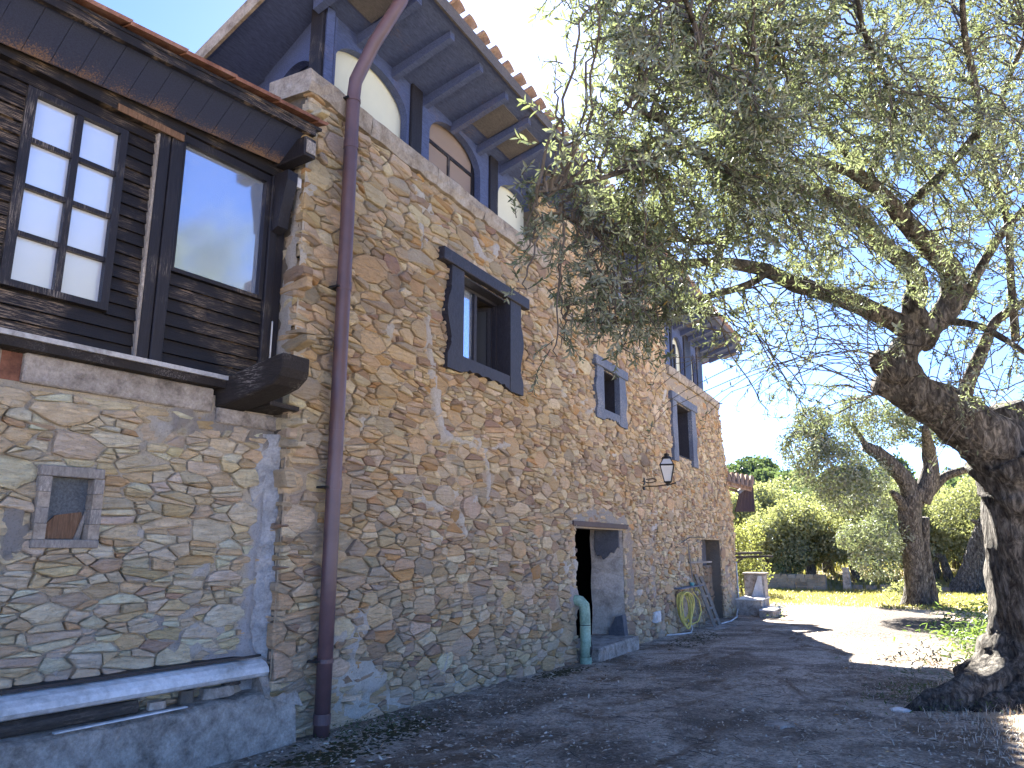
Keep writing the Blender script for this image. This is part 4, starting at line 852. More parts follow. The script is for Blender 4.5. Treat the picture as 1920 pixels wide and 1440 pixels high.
for s0, s1, z0, z1, o1, mt in ((-1.36, -1.26, 3.10, 5.14, 0.035, 'darkv'), (-1.255, -1.15, 3.10, 5.2, 0.05, 'darkv'), (-0.20, -0.11, 3.10, 5.4, 0.045, 'darkv'), (-0.105, 0.0, 3.10, 5.4, 0.02, 'darkv'), (-1.385, -1.362, 3.10, 5.08, 0.045, 'oldw'), (-0.085, -0.07, 3.15, 3.75, 0.035, 'white')):
    mb = MB(WF); mb.box((s0, bo - .08, z0), (s1, bo + o1, z1)); mb.build('post', MAT[mt], wing, bevel=0.006)
# paned window, 2 x 4
pw = MB(WF)
for a, b in (((-2.38, bo - .06, 3.44), (-2.31, bo + .03, 4.98)), ((-1.68, bo - .06, 3.44), (-1.62, bo + .03, 4.98)), ((-2.31, bo - .06, 3.44), (-1.68, bo + .03, 3.49)), ((-2.31, bo - .06, 4.93), (-1.68, bo + .03, 4.98))): pw.box(a, b)
pwo = pw.build('window', MAT['darkv'], wing)
mb = MB(WF); mb.box((-2.02, bo - .04, 3.49), (-1.97, bo + .022, 4.93)); mb.build('glazing_bar', MAT['darkv'], pwo)
zs = [3.49, 3.845, 4.21, 4.575, 4.93]
for z in zs[1:-1]:
    for a_, b_ in ((-2.31, -2.02), (-1.97, -1.68)):
        mb = MB(WF); mb.box((a_, bo - .04, z - .018), (b_, bo + .018, z + .018)); mb.build('glazing_bar', MAT['darkv'], pwo)
for i in range(4):
    for a_, b_ in ((-2.31, -2.02), (-1.97, -1.68)):
        mb = MB(WF); tl = random.uniform(-.004, .004); mb.hexa([(a_, bo - .03, zs[i]), (b_, bo - .03 + tl, zs[i]), (b_, bo - .022 + tl, zs[i]), (a_, bo - .022, zs[i]), (a_, bo - .03 - tl, zs[i+1]), (b_, bo - .03, zs[i+1]), (b_, bo - .022, zs[i+1]), (a_, bo - .022 - tl, zs[i+1])]); mb.build('pane', MAT['wglass'], pwo)
# large fixed light
fl2 = MB(WF)
for a, b in (((-1.145, bo - .09, 3.93), (-1.11, bo + .02, 5.2)), ((-0.25, bo - .09, 3.93), (-0.205, bo + .02, 5.2)), ((-1.11, bo - .09, 3.93), (-0.25, bo + .02, 3.965)), ((-1.11, bo - .09, 5.13), (-0.25, bo + .02, 5.2))): fl2.box(a, b)
flo = fl2.build('fixed_window', MAT['darkv'], wing)
mb = MB(WF); mb.box((-1.11, bo - .05, 3.965), (-0.25, bo - .04, 5.13)); mb.build('pane', MAT['glass'], flo)
mb = MB(WF); mb.box((-5.2, bo - .10, 5.10), (-1.15, bo + .06, 5.32)); mb.build('top_rail', MAT['darkw'], wing); mb = MB(WF); mb.box((-1.15, bo - .10, 5.205), (0.0, bo + .05, 5.45)); mb.build('top_rail', MAT['darkw'], wing)
mb = MB(WF); mb.box((-1.75, bo + .062, 5.09), (-1.17, bo + .075, 5.15)); mb.build('bare_strip', MAT['brownw'], wing)
# sloping fascia, eaves beam end, bracket
ze = lambda s: 5.42 + 0.068 * (s + 0.17)
fa = MB(WF); n = 26
for k in range(n):
    a_, b_ = -5.2 + 5.02 * k / n, -5.2 + 5.02 * (k + 1) / n - 0.004
    zb0, zb1 = ze(a_) - 0.10, ze(b_) - 0.10
    mb = MB(WF); q = random.uniform(-.003, .003)
    mb.hexa([(a_, 0.075 + q, zb0), (b_, 0.075 + q, zb1), (b_, 0.10 + q, zb1 - .008), (a_, 0.10 + q, zb0 - .008), (a_, 0.42 + q, ze(a_) + 0.15), (b_, 0.42 + q, ze(b_) + 0.15), (b_, 0.445 + q, ze(b_) + 0.14), (a_, 0.445 + q, ze(a_) + 0.14)])
    mb.c = [(1, 1, 1)] * 4 + [(0, 0, 0)] * 4; mb.build('fascia_board', MAT['fascia'], wing)
mb = MB(WF); mb.hexa([(-5.2,0.44,ze(-5.2)+.10),(-0.1,0.44,ze(-.1)+.10),(-0.1,0.49,ze(-.1)+.10),(-5.2,0.49,ze(-5.2)+.10),(-5.2,0.44,ze(-5.2)+.20),(-0.1,0.44,ze(-.1)+.20),(-0.1,0.49,ze(-.1)+.20),(-5.2,0.49,ze(-5.2)+.20)]); mb.build('eaves_board', MAT['darkw'], wing)
mb = MB(WF); mb.box((-0.20, -0.1, 5.30), (-0.06, 0.46, 5.50)); mb.build('eaves_beam', MAT['darkv'], wing, bevel=0.01)
mb = MB(WF); mb.box((-0.185, 0.462, 5.33), (-0.075, 0.47, 5.46)); mb.build('beam_end_cap', MAT['oldw'], wing)
mb = MB(); mb.prism([(0.0, 4.62), (0.09, 4.66), (0.11, 4.80), (0.16, 5.0), (0.19, 5.12), (0.19, 5.22), (0.0, 5.22)], lambda u, v, d: WF(-0.185 + d, 0.03 + u, v), 0, 0.12); mb.build('bracket', MAT['darkv'], wing)
mb = MB(WF); mb.box((-0.07, 0.16, 5.10), (0.0, 0.20, 5.20)); mb.build('metal_clip', MAT['white'], wing)
# wing roof
wr = MB(WF); sl_ = 0.25
A_ = [(-5.2, 0.50), (-0.04, 0.50), (0.25, -3.5), (-5.2, -3.5)]
wr.hexa([(s_, o_, ze(s_) + 0.17 + (0.5 - o_) * sl_) for s_, o_ in A_] + [(s_, o_, ze(s_) + 0.20 + (0.5 - o_) * sl_) for s_, o_ in A_]); wro = wr.build('roof', MAT['darkw'], wing)
s_ = -5.2
while s_ < -0.10:
    e_ = min(s_ + 0.46, -0.02)
    for row in range(3):
        o1 = 0.56 - row * 0.34; o0 = o1 - 0.40; mb = MB(WF); zz = lambda s, o: ze(s) + 0.205 + (0.5 - o) * sl_ + (0.02 if o > o0 + .1 else 0.0)
        mb.hexa([(s_, o0, zz(s_, o0)), (e_ - .01, o0, zz(e_, o0) + .012), (e_ - .01, o1, zz(e_, o1) + .012), (s_, o1, zz(s_, o1)), (s_, o0, zz(s_, o0) + .035), (e_ + .02, o0, zz(e_, o0) + .05), (e_ + .02, o1, zz(e_, o1) + .05), (s_, o1, zz(s_, o1) + .035)])
        mb.build('roof_tile', MAT['tile'], wro)
    s_ += 0.46
# small old window low in the wing wall
ow = MB(WF)
ow.box((-1.97, -0.06, 2.14), (-1.52, 0.066, 2.215))
owo = ow.build('small_window', MAT['oldw'], wing, bevel=0.006)
mb = MB(WF); mb.box((-1.97, -0.06, 1.64), (-1.51, 0.066, 1.70)); mb.build('sill', MAT['oldw'], owo, bevel=0.006)
for a_, b_ in ((-1.965, -1.885), (-1.59, -1.515)):
    for k in range(4):
        mb = MB(WF); mb.box((a_ + random.uniform(-.004, .004), -0.06, 1.702 + k * .1095), (b_, 0.06, 1.702 + (k + 1) * .1095 - .003)); mb.build('frame_block', MAT['oldw'] if k % 2 else MAT['ledge'], owo)
mb = MB(WF); mb.box((-1.89, -0.045, 1.70), (-1.58, -0.035, 2.145)); mb.build('wire_mesh', MAT['mesh'], owo)
mb = MB(); mb.prism([(-1.87, 1.705), (-1.66, 1.705), (-1.60, 1.85), (-1.62, 1.90), (-1.80, 1.87), (-1.86, 1.80)], lambda u, v, d: WF(u, -0.033 + d, v), 0, 0.012); mb.build('broken_board', MAT['brownw'], owo)
mb = MB(); mb.prism([(-1.66, 1.70), (-1.62, 1.70), (-1.585, 1.90), (-1.60, 1.90)], lambda u, v, d: WF(u, -0.018 + d, v), 0, 0.012); mb.build('broken_board', MAT['oldw'], owo)

# things lying on the plinth
gut = thing('gutter_length', WF(-1.0, 0.12, 0.6), 'long dirty white plastic gutter laid on the concrete plinth under a black strip', 'gutter')
gb = MB(WF); n = 10; V = []; Fc = []
for s_ in (-5.0, -0.06):
    zz = 0.60 + 0.028 * (s_ + 1)
    for rr in (0.075, 0.071): V += [(s_, 0.17 - 0.02 * s_ * 0.2 - rr * math.cos(-0.2 + 1.9 * i / n), zz + 0.09 - 0.11 * math.sin(-0.25 + 1.75 * i / n) * (rr / 0.075)) for i in range(n + 1)]
gb = MB(WF)
pr = [(-0.02, 0.155), (0.10, 0.140), (0.16, 0.120), (0.20, 0.085), (0.215, 0.045), (0.19, 0.015), (0.15, 0.0), (-0.02, 0.0)]
V = [(sv, 0.02 + o_, 0.555 + 0.012 * (sv + 5.0) / 5 + z_) for sv in (-5.0, -0.03) for o_, z_ in pr]; n = len(pr)
Fc = [(i, (i+1) % n, n + (i+1) % n, n + i) for i in range(n)] + [tuple(range(n-1, -1, -1)), tuple(range(n, 2*n))]
gb.add(V, Fc); gb.build('trough', MAT['white'], gut)
mb = MB(WF); mb.hexa([(-5.0,0.0,0.716),(-0.02,0.0,0.728),(-0.02,0.10,0.722),(-5.0,0.10,0.708),(-5.0,0.0,0.745),(-0.02,0.0,0.752),(-0.02,0.10,0.742),(-5.0,0.10,0.735)]); mb.build('black_strip', MAT['black'], gut)
lgm = MB(WF); lgm.tube([(-5.0, 0.10, 0.49), (-3.5, 0.11, 0.50), (-2.4, 0.10, 0.495), (-1.6, 0.10, 0.50), (-1.12, 0.10, 0.495)], [0.055, 0.058, 0.054, 0.056, 0.045], 10, 0.25, 4)
o = lgm.build('grey_log', MAT['logw'], None, base=WF(-2, 0.1, 0.44), label='rough grey log lying under the white gutter on the plinth', cat='log')
for i, (s_, o_, z_, sx, sy, sz, mt, lb, ct, nm) in enumerate(((-0.42, 0.07, 0.455, 0.30, 0.16, 0.075, 'concrete', 'flat pale concrete block under the end of the white gutter', 'block', 'concrete_block'), (-0.30, 0.09, 0.532, 0.16, 0.10, 0.022, 'logw', 'short dark wood offcut wedged between concrete block and gutter', 'wood', 'wood_offcut'), (-0.95, 0.09, 0.45, 0.15, 0.12, 0.05, 'plaster', 'rounded grey stone lying behind the end of the log', 'stone', 'loose_stone'), (-0.70, 0.08, 0.45, 0.13, 0.11, 0.09, 'mortar', 'small dark rubble stone under the gutter between log and block', 'stone', 'loose_stone'))):
    mb = MB(WF); mb.col = (0.2, 0.18, 0.16); V = []; Fc = []
    for zk in (0, 1):
        for q in range(8):
            a = 2 * math.pi * q / 8 + 0.39; f_ = 1.25 if nm != 'loose_stone' else 1.0; V.append((s_ + sx / 2 * max(-1, min(1, math.cos(a) * f_)) * (1 - .1 * zk), o_ + sy / 2 * max(-1, min(1, math.sin(a) * f_)) * (1 - .1 * zk), z_ + sz * zk + random.uniform(0, .008) * zk))
    Fc = [tuple(range(7, -1, -1)), tuple(range(8, 16))] + [(q, (q+1) % 8, 8 + (q+1) % 8, 8 + q) for q in range(8)]
    mb.add(V, Fc); mb.build(nm, MAT[mt], None, base=WF(s_, o_, z_), label=lb, cat=ct)
mb = MB(WF); mb.hexa([(-1.75,0.21,0.442),(-0.78,0.20,0.448),(-0.78,0.235,0.446),(-1.75,0.245,0.440),(-1.75,0.21,0.452),(-0.78,0.20,0.458),(-0.78,0.235,0.456),(-1.75,0.245,0.450)])
mb.build('white_strip', MAT['white'], None, base=WF(-1.2, 0.22, 0.44), label='thin white plastic strip lying on the plinth edge before the log', cat='strip')
# ------------------------------------------------------------------ the lean-to building behind the far end
ext = thing('far_annexe', (24.6, 5.2, -0.36), 'low ochre annexe with red tiled roof and dark eaves beyond the farmhouse', 'house')
mb = MB(); mb.box((24.40, 6.3, -0.5), (28.0, 9.0, 3.6)); mb.build('wall', MAT['yellow'], ext)
mb = MB(); mb.box((24.44, 5.10, -0.5), (24.66, 6.29, 3.3)); mb.build('corner_wall', MAT['yellow'], ext)
mb = MB(); P_ = [(24.45, 4.72), (26.0, 4.72), (28.6, 9.2), (24.45, 9.2)]; ZR = lambda y: 3.30 + (y - 4.72) * 0.35
mb.hexa([(x, y, ZR(y)) for x, y in P_] + [(x, y, ZR(y) + 0.09) for x, y in P_]); exr = mb.build('roof', MAT['darkw'], ext)
tv2, tf2 = half_tile(0.46, 0.10, 0.082); tm2 = bpy.data.meshes.new('annexe_tile'); tm2.from_pydata(tv2, [], tf2); tm2.update(); tm2.materials.append(MAT['tile'])
eb = Vector((24.6, 5.2, -0.36))
for i in range(5):
    for row in range(3):
        o = bpy.data.objects.new('roof_tile', tm2); C.objects.link(o); o.parent = exr; y = 4.66 + row * 0.4
        o.location = Vector((24.58 + i * 0.32, y, ZR(y) + 0.10 + 0.015 * (2 - row))) - eb; o.rotation_euler = (math.atan(0.35), 0, random.uniform(-.03, .03))
# little porch roof at the corner, board gable end hanging in front
mb = MB(); mb.hexa([(23.6,4.95,3.50),(24.7,4.42,3.36),(25.3,4.42,3.78),(23.9,5.05,3.86),(23.6,4.95,3.56),(24.7,4.42,3.42),(25.3,4.42,3.84),(23.9,5.05,3.92)]); mb.build('porch_roof', MAT['otile'], ext)
for k in range(6):
    t_ = (k + 0.5) / 6; a = np.array([23.6,4.95,3.58]) * (1 - t_) + np.array([24.7,4.42,3.44]) * t_; b = np.array([23.9,5.05,3.94]) * (1 - t_) + np.array([25.3,4.42,3.86]) * t_
    mb = MB(); mb.tube([a, (a + b) / 2 + np.array([0, 0, .01]), b], [0.085, 0.08, 0.07], 10); mb.build('porch_tile', MAT['otile'], ext)
for k in range(5):
    a = k / 5; b = (k + 0.96) / 5; Lp = lambda p, q, t_: np.array(p) * (1 - t_) + np.array(q) * t_
    t0, t1 = Lp((24.35,4.72,3.32), (25.3,4.46,3.70), a), Lp((24.35,4.72,3.32), (25.3,4.46,3.70), b); b0, b1 = Lp((24.2,4.86,2.72), (24.9,4.38,2.74), a), Lp((24.2,4.86,2.72), (24.9,4.38,2.74), b)
    mb = MB(); d_ = np.array([0.03, 0.03, 0]); mb.hexa([b0, b1, b1 + d_, b0 + d_, t0, t1, t1 + d_, t0 + d_]); mb.build('porch_board', m_wood('red_brown_board', (0.040,0.022,0.024), (0.10,0.06,0.05), 0.3, (6,6,1), 0.7) if k == 0 else bpy.data.materials['red_brown_board'], ext)
mb = MB(); mb.beam((24.25, 4.74, 3.33), (25.32, 4.44, 3.73), 0.05, 0.12); mb.build('verge_board', MAT['trimb'], ext)
for (x, y0_, y1_, z) in ((24.62, 5.1, 4.22, 1.47), (24.85, 5.1, 3.95, 1.36)):
    mb = MB(); mb.beam((x, y0_, z - .03), (x + .1, y1_, z), 0.16, 0.07, j=.06, cuts=3); mb.build('shelf_board', MAT['logw'], ext)
mb = MB(); mb.beam((24.7, 5.1, 1.1), (24.75, 4.75, 1.36), 0.05, 0.05); mb.build('brace', MAT['logw'], ext)
st = thing('entrance_steps', (24.0, 4.4, -0.36), 'two low stone steps with white marble treads beside a short pillar', 'steps')
mb = MB(); mb.box((23.9, 4.20, -0.5), (25.3, 4.97, 0.08)); mb.build('step', MAT['concrete'], st, bevel=0.02)
mb = MB(); mb.box((23.85, 4.18, 0.083), (25.3, 4.97, 0.125)); mb.build('tread', MAT['marble'], st)
mb = MB(); mb.box((23.3, 3.78, -0.5), (24.7, 4.19, -0.17)); mb.build('step', MAT['concrete'], st, bevel=0.02)
mb = MB(); mb.box((23.25, 3.75, -0.167), (24.72, 4.175, -0.125)); mb.build('tread', MAT['marble'], st)
mb = MB(); mb.box((25.32, 4.32, -0.5), (25.9, 4.95, 0.78)); mb.build('pillar', MAT['concrete'], st, bevel=0.02)
mb = MB(); mb.box((25.26, 4.28, 0.783), (25.95, 4.99, 0.84)); mb.build('pillar_cap', MAT['ledge'], st)
mb = MB(); mb.hexa([(25.22,4.36,-0.36),(25.31,4.36,-0.36),(25.31,4.9,-0.36),(25.22,4.9,-0.36),(25.26,4.40,0.75),(25.31,4.40,0.75),(25.31,4.5,0.75),(25.26,4.5,0.75)]); mb.build('white_slab', MAT['marble'], st)

# ------------------------------------------------------------------ objects along the wall
gp = thing('green_drain_pipe', (11.85, WY - 0.16, -0.2), 'pale green plastic drain pipe bent out of the wall by the doorway', 'pipe')
mb = MB(); xg = 11.62; yg = WY - 0.20
mb.tube([(xg - .05, WY + 0.1, 0.80), (xg - .03, WY - 0.06, 0.81), (xg - .01, WY - 0.13, 0.79), (xg, yg + .01, 0.73), (xg, yg, 0.60), (xg, yg, 0.2), (xg, yg, -0.10)], 0.086, 18); mb.build('pipe', MAT['green'], gp, smooth=True)
for z in (0.42, -0.10):
    mb = MB(); mb.tube([(xg, yg, z - .10 if z < 0 else z), (xg, yg, z + (.03 if z < 0 else .012))], 0.094 if z < 0 else .089, 18); mb.build('collar', MAT['green'] if z < 0 else MAT['black'], gp)
mb = MB(); mb.tube([(xg + .10 * math.cos(a), yg - .10 * math.sin(a) * 1.0, -0.05 + 0.42 * t_) for t_, a in [(i / 14, -0.3 + 2.2 * (1 - i / 14)) for i in range(15)]], 0.009, 6); mb.build('cable', MAT['black'], gp)
mb = MB(); mb.hexa([(xg-.03,yg-.088,-0.02),(xg+.02,yg-.089,-0.02),(xg+.02,yg-.08,-0.02),(xg-.03,yg-.08,-0.02),(xg-.02,yg-.088,0.10),(xg+.012,yg-.089,0.10),(xg+.012,yg-.08,0.10),(xg-.02,yg-.08,0.10)]); mb.build('hole_stain', MAT['black'], gp)

# lantern
LX, LYY, LZ = 15.45, WY - 0.55, 2.93
ln = thing('wall_lantern', (LX, WY - 0.03, LZ), 'black iron wall lantern with frosted panes on a scrolled bracket', 'lantern')
mb = MB(); mb.box((LX - 0.04, WY - 0.05, LZ - 0.10), (LX + 0.04, WY + 0.02, LZ + 0.16)); mb.build('wall_plate', MAT['iron'], ln, bevel=0.01)
mb = MB(); mb.tube([(LX, WY - 0.03, LZ - 0.02), (LX, WY - 0.3, LZ - 0.03), (LX, WY - 0.62, LZ + 0.0), (LX, WY - 0.72, LZ + 0.03)], 0.014, 6)
mb.tube([(LX, WY - 0.04 - 0.11 * (1 - math.cos(a)) * 1.2, LZ + 0.10 - 0.06 * math.sin(a) * (1 - a / 9)) for a in np.linspace(0, 5.5, 16)], 0.010, 6); mb.build('bracket', MAT['iron'], ln)
h0, h1, r0, r1 = LZ + 0.05, LZ + 0.40, 0.095, 0.20
cor = lambda rr, z: [(LX + rr * math.cos(a), LYY + rr * math.sin(a), z) for a in (math.pi/4 + 0.25 + k * math.pi/2 for k in range(4))]
c0, c1, c2 = cor(r0, h0), cor(r1, h1), cor(0.10, h1 + 0.14)
for i in range(4):
    j = (i + 1) % 4
    mb = MB(); mb.add([np.array(c0[i]) * .97 + np.array(c0[j]) * .03, np.array(c0[j]) * .97 + np.array(c0[i]) * .03, np.array(c1[j]) * .97 + np.array(c1[i]) * .03, np.array(c1[i]) * .97 + np.array(c1[j]) * .03], [(0,1,2,3)]); mb.build('pane', MAT['lglass'], ln)
    mb = MB(); mb.add([c1[i], c1[j], c2[j], c2[i]], [(0,1,2,3)]); mb.build('hood_pane', MAT['lglass'], ln)
mb = MB()
for i in range(4):
    j = (i + 1) % 4; mb.tube([c0[i], c1[i]], 0.012, 5); mb.tube([c1[i], c2[i]], 0.011, 5); mb.tube([c0[i], c0[j]], 0.012, 5); mb.tube([c1[i], c1[j]], 0.018, 5); mb.tube([c2[i], c2[j]], 0.014, 5)
mb.build('frame', MAT['iron'], ln)
mb = MB(); mb.tube([(LX, LYY, h1 + .13), (LX, LYY, h1 + .17), (LX, LYY, h1 + .20), (LX, LYY, h1 + .23), (LX, LYY, h1 + .26)], [0.115, 0.10, 0.05, 0.06, 0.015], 8); mb.build('cap', MAT['iron'], ln)
mb = MB(); mb.tube([(LX, LYY, LZ - .03), (LX, LYY, LZ + .02), (LX, LYY, h0)], [0.02, 0.05, 0.09], 8); mb.build('socket', MAT['iron'], ln)
mb = MB(); mb.tube([(LX, LYY, h0), (LX, LYY, h0 + .16)], 0.03, 8); mb.build('bulb', MAT['white'], ln)

# hose coil on a bracket
hs = thing('garden_hose', (17.9, WY - 0.2, 0.7), 'coiled yellow garden hose hanging on the wall by the tap', 'hose')
mb = MB(); ux = np.array([0.86, -0.5, 0]); hc = np.array([17.55, WY - 0.20, 0.33]); pts = []
for i in range(170):
    a = i / 170 * 2 * math.pi * 8 + math.pi / 2; rr = 0.19 + 0.05 * math.sin(i * 0.11) + 0.03 * math.sin(i * .37); sag = 0.10 * (1 + math.sin(i * .09)); 
    pts.append(hc + ux * rr * 0.95 * math.cos(a) + np.array([0, -0.06 * math.sin(i * .21) - 0.02, 0]) + np.array([0, 0, (0.30) * math.sin(a) - (sag if math.sin(a) < 0 else 0) * abs(math.sin(a))]))
mb.tube(pts, 0.018, 6); mb.build('coil', MAT['hose'], hs, smooth=True)
mb = MB(); mb.tube([hc + ux * 0.10 + np.array([0,0,-.30]), hc + ux * .2 + np.array([0,-.02,-.50]), hc + ux * .1 + np.array([-0.1,-.08,-.58]), hc + ux * -.2 + np.array([-0.2,-.12,-.575]), hc + ux * -.6 + np.array([-0.4,-.12,-.56])], 0.018, 6); mb.build('loose_end', MAT['white'], hs, smooth=True)
mb = MB(); mb.tube([hc + ux * .30 + np.array([0, 0, .3]), hc + ux * .55 + np.array([0, .05, .1]), hc + ux * .62 + np.array([0, .06, -.15]), hc + ux * .45 + np.array([0, .02, -.36]), hc + ux * .2 + np.array([0, 0, -.42])], 0.017, 6); mb.build('loose_loop', MAT['hose'], hs, smooth=True)
tp = thing('tap_rail', (18.6, WY - 0.05, 0.68), 'grey metal shelf rail with a tap above the coiled hose', 'shelf')
mb = MB(); mb.box((17.35, WY - 0.22, 0.70), (19.3, WY - 0.02, 0.725)); mb.build('rail', MAT['trimb'], tp)
mb = MB(); mb.tube([(18.9, WY + .02, 0.62), (18.9, WY - .2, 0.62), (18.9, WY - .24, 0.54)], 0.02, 6); mb.tube([(18.9, WY - .15, 0.62), (18.9, WY - .15, 0.70)], 0.012, 6); mb.build('tap', MAT['hose'], tp)
mb = MB(); mb.tube([(18.7, WY - .1, 0.728), (18.7, WY - .1, 0.80)], [0.05, 0.06], 8); mb.build('cup', m_plain('turquoise_plastic', (0.12,0.34,0.34), 0.5), tp)
# old wooden ladder leaning beside the walled-up doorway, and odd sticks
ld = thing('old_ladder', (19.6, WY - 0.35, -0.3), 'short worn wooden ladder leaning by the walled up doorway', 'ladder')
for dx in (0.0, 0.55):
    mb = MB(); mb.beam((19.35 + dx, WY - 0.45, -0.30), (19.15 + dx * 0.9, WY - 0.08, 0.98 - dx * .12), 0.075, 0.075, j=.10, cuts=5); mb.build('rail', MAT['oldw'], ld)
for k in range(4):
    t_ = 0.15 + k * 0.22; p = np.array([19.35, WY - 0.45, -0.3]) * (1 - t_) + np.array([19.15, WY - 0.08, 0.98]) * t_; mb = MB(); mb.beam(p, p + np.array([0.53, 0, -0.03]), 0.04, 0.05); mb.build('rung', MAT['oldw'], ld)
sk = MB(); sk.beam((18.75, WY - 0.22, -0.28), (18.72, WY - 0.04, 1.75), 0.03, 0.03, cuts=4, j=.1); sk.build('pole', MAT['oldw'], None, base=(18.7, WY - .1, -.28), label='thin upright wooden pole leaning on the wall between hose and ladder', cat='pole')
sk = MB(); sk.beam((18.7, WY - 0.075, 1.27), (20.9, WY - 0.075, 1.25), 0.05, 0.05, cuts=3, j=.1); sk.box((19.0, WY - 0.05, 1.24), (19.08, WY + .02, 1.28)); sk.build('wall_batten', MAT['oldw'], None, base=(19.5, WY, 1.27), label='horizontal wooden batten fixed across the walled up doorway edge', cat='batten')
sk = MB(); sk.tube([(17.7, WY - .02, 1.62), (18.2, WY - .04, 1.75), (18.9, WY - .05, 1.88), (20.4, WY - .05, 1.90)], 0.014, 5); sk.build('cable', MAT['black'], None, base=(18.5, WY, 1.8), label='thin black cable running along the wall above the pole', cat='cable')
ob = thing('socket_box', (15.9, WY - 0.03, 0.19), 'small white electrical socket box low on the wall', 'socket')
mb = MB(); mb.box((15.72, WY - 0.09, 0.10), (16.12, WY + 0.01, 0.32)); mb.build('box', MAT['white'], ob, bevel=0.01)
mb = MB(); mb.box((15.78, WY - 0.105, 0.14), (16.06, WY - 0.091, 0.28)); mb.build('cover', MAT['white'], ob, bevel=0.004)
sk = MB(); sk.tube([(20.1, WY - .35, -.29), (21.2, WY - .45, -.29), (22.6, WY - .32, -.30), (23.6, WY - .12, -.28), (24.2, WY - .07, -.1), (24.25, WY - .06, 1.2)], 0.022, 7); sk.build('water_pipe', MAT['white'], None, base=(22, WY - .3, -.3), smooth=True, label='thin white water pipe along the wall foot rising at the far corner', cat='pipe')
mb = MB(); mb.hexa([(18.6,WY-.6,-.30),(19.9,WY-.85,-.31),(20.0,WY-.5,-.30),(18.8,WY-.3,-.29),(18.6,WY-.6,-.265),(19.9,WY-.85,-.275),(20.0,WY-.5,-.27),(18.8,WY-.3,-.26)]); mb.build('stone_slab', MAT['concrete'], None, base=(19.2, WY - .5, -.3), label='flat grey stone slab on the ground at the ladder foot', cat='slab')

# ------------------------------------------------------------------ leaves and twigs
HEX = np.array([(0, 0, 0), (0.30, 0.125, 0), (0.68, 0.118, 0.0), (1.0, 0, 0), (0.68, -0.118, 0), (0.30, -0.125, 0)])
def unit(a): return a / (np.linalg.norm(a, axis=-1, keepdims=True) + 1e-9)
def leaf_verts(P, D, Nn, L, curl=0.08, wf=1.0):
    D = unit(D); S = unit(np.cross(Nn, D)); Nn = np.cross(D, S)
    h = HEX.copy(); h[:, 1] *= wf; h[:, 2] = -curl * h[:, 0] ** 2 + 0.35 * np.abs(h[:, 1])
    V = P[:, None, :] + L[:, None, None] * (h[None, :, 0:1] * D[:, None, :] + h[None, :, 1:2] * S[:, None, :] + h[None, :, 2:3] * Nn[:, None, :])
    return V.reshape(-1, 3)
def leaf_mesh(name, P, D, Nn, L, mat, parent=None, wf=1.0, **kw):
    n = len(P); V = leaf_verts(P, D, Nn, L, wf=wf); I = np.arange(n * 6).reshape(n, 6)
    Fq = np.concatenate([I[:, [0, 1, 2, 3]], I[:, [0, 3, 4, 5]]], 0)
    return np_mesh(name, V, Fq, mat, parent, **kw)
def spline(pts, n):
    pts = np.array(pts, float); m = len(pts); out = []
    for i in range(m - 1):
        p0 = pts[max(i-1, 0)]; p1 = pts[i]; p2 = pts[i+1]; p3 = pts[min(i+2, m-1)]
        for k in range(n):
            t_ = k / n; out.append(0.5 * ((2*p1) + (-p0+p2)*t_ + (2*p0-5*p1+4*p2-p3)*t_**2 + (-p0+3*p1-3*p2+p3)*t_**3))
    out.append(pts[-1]); return np.array(out)

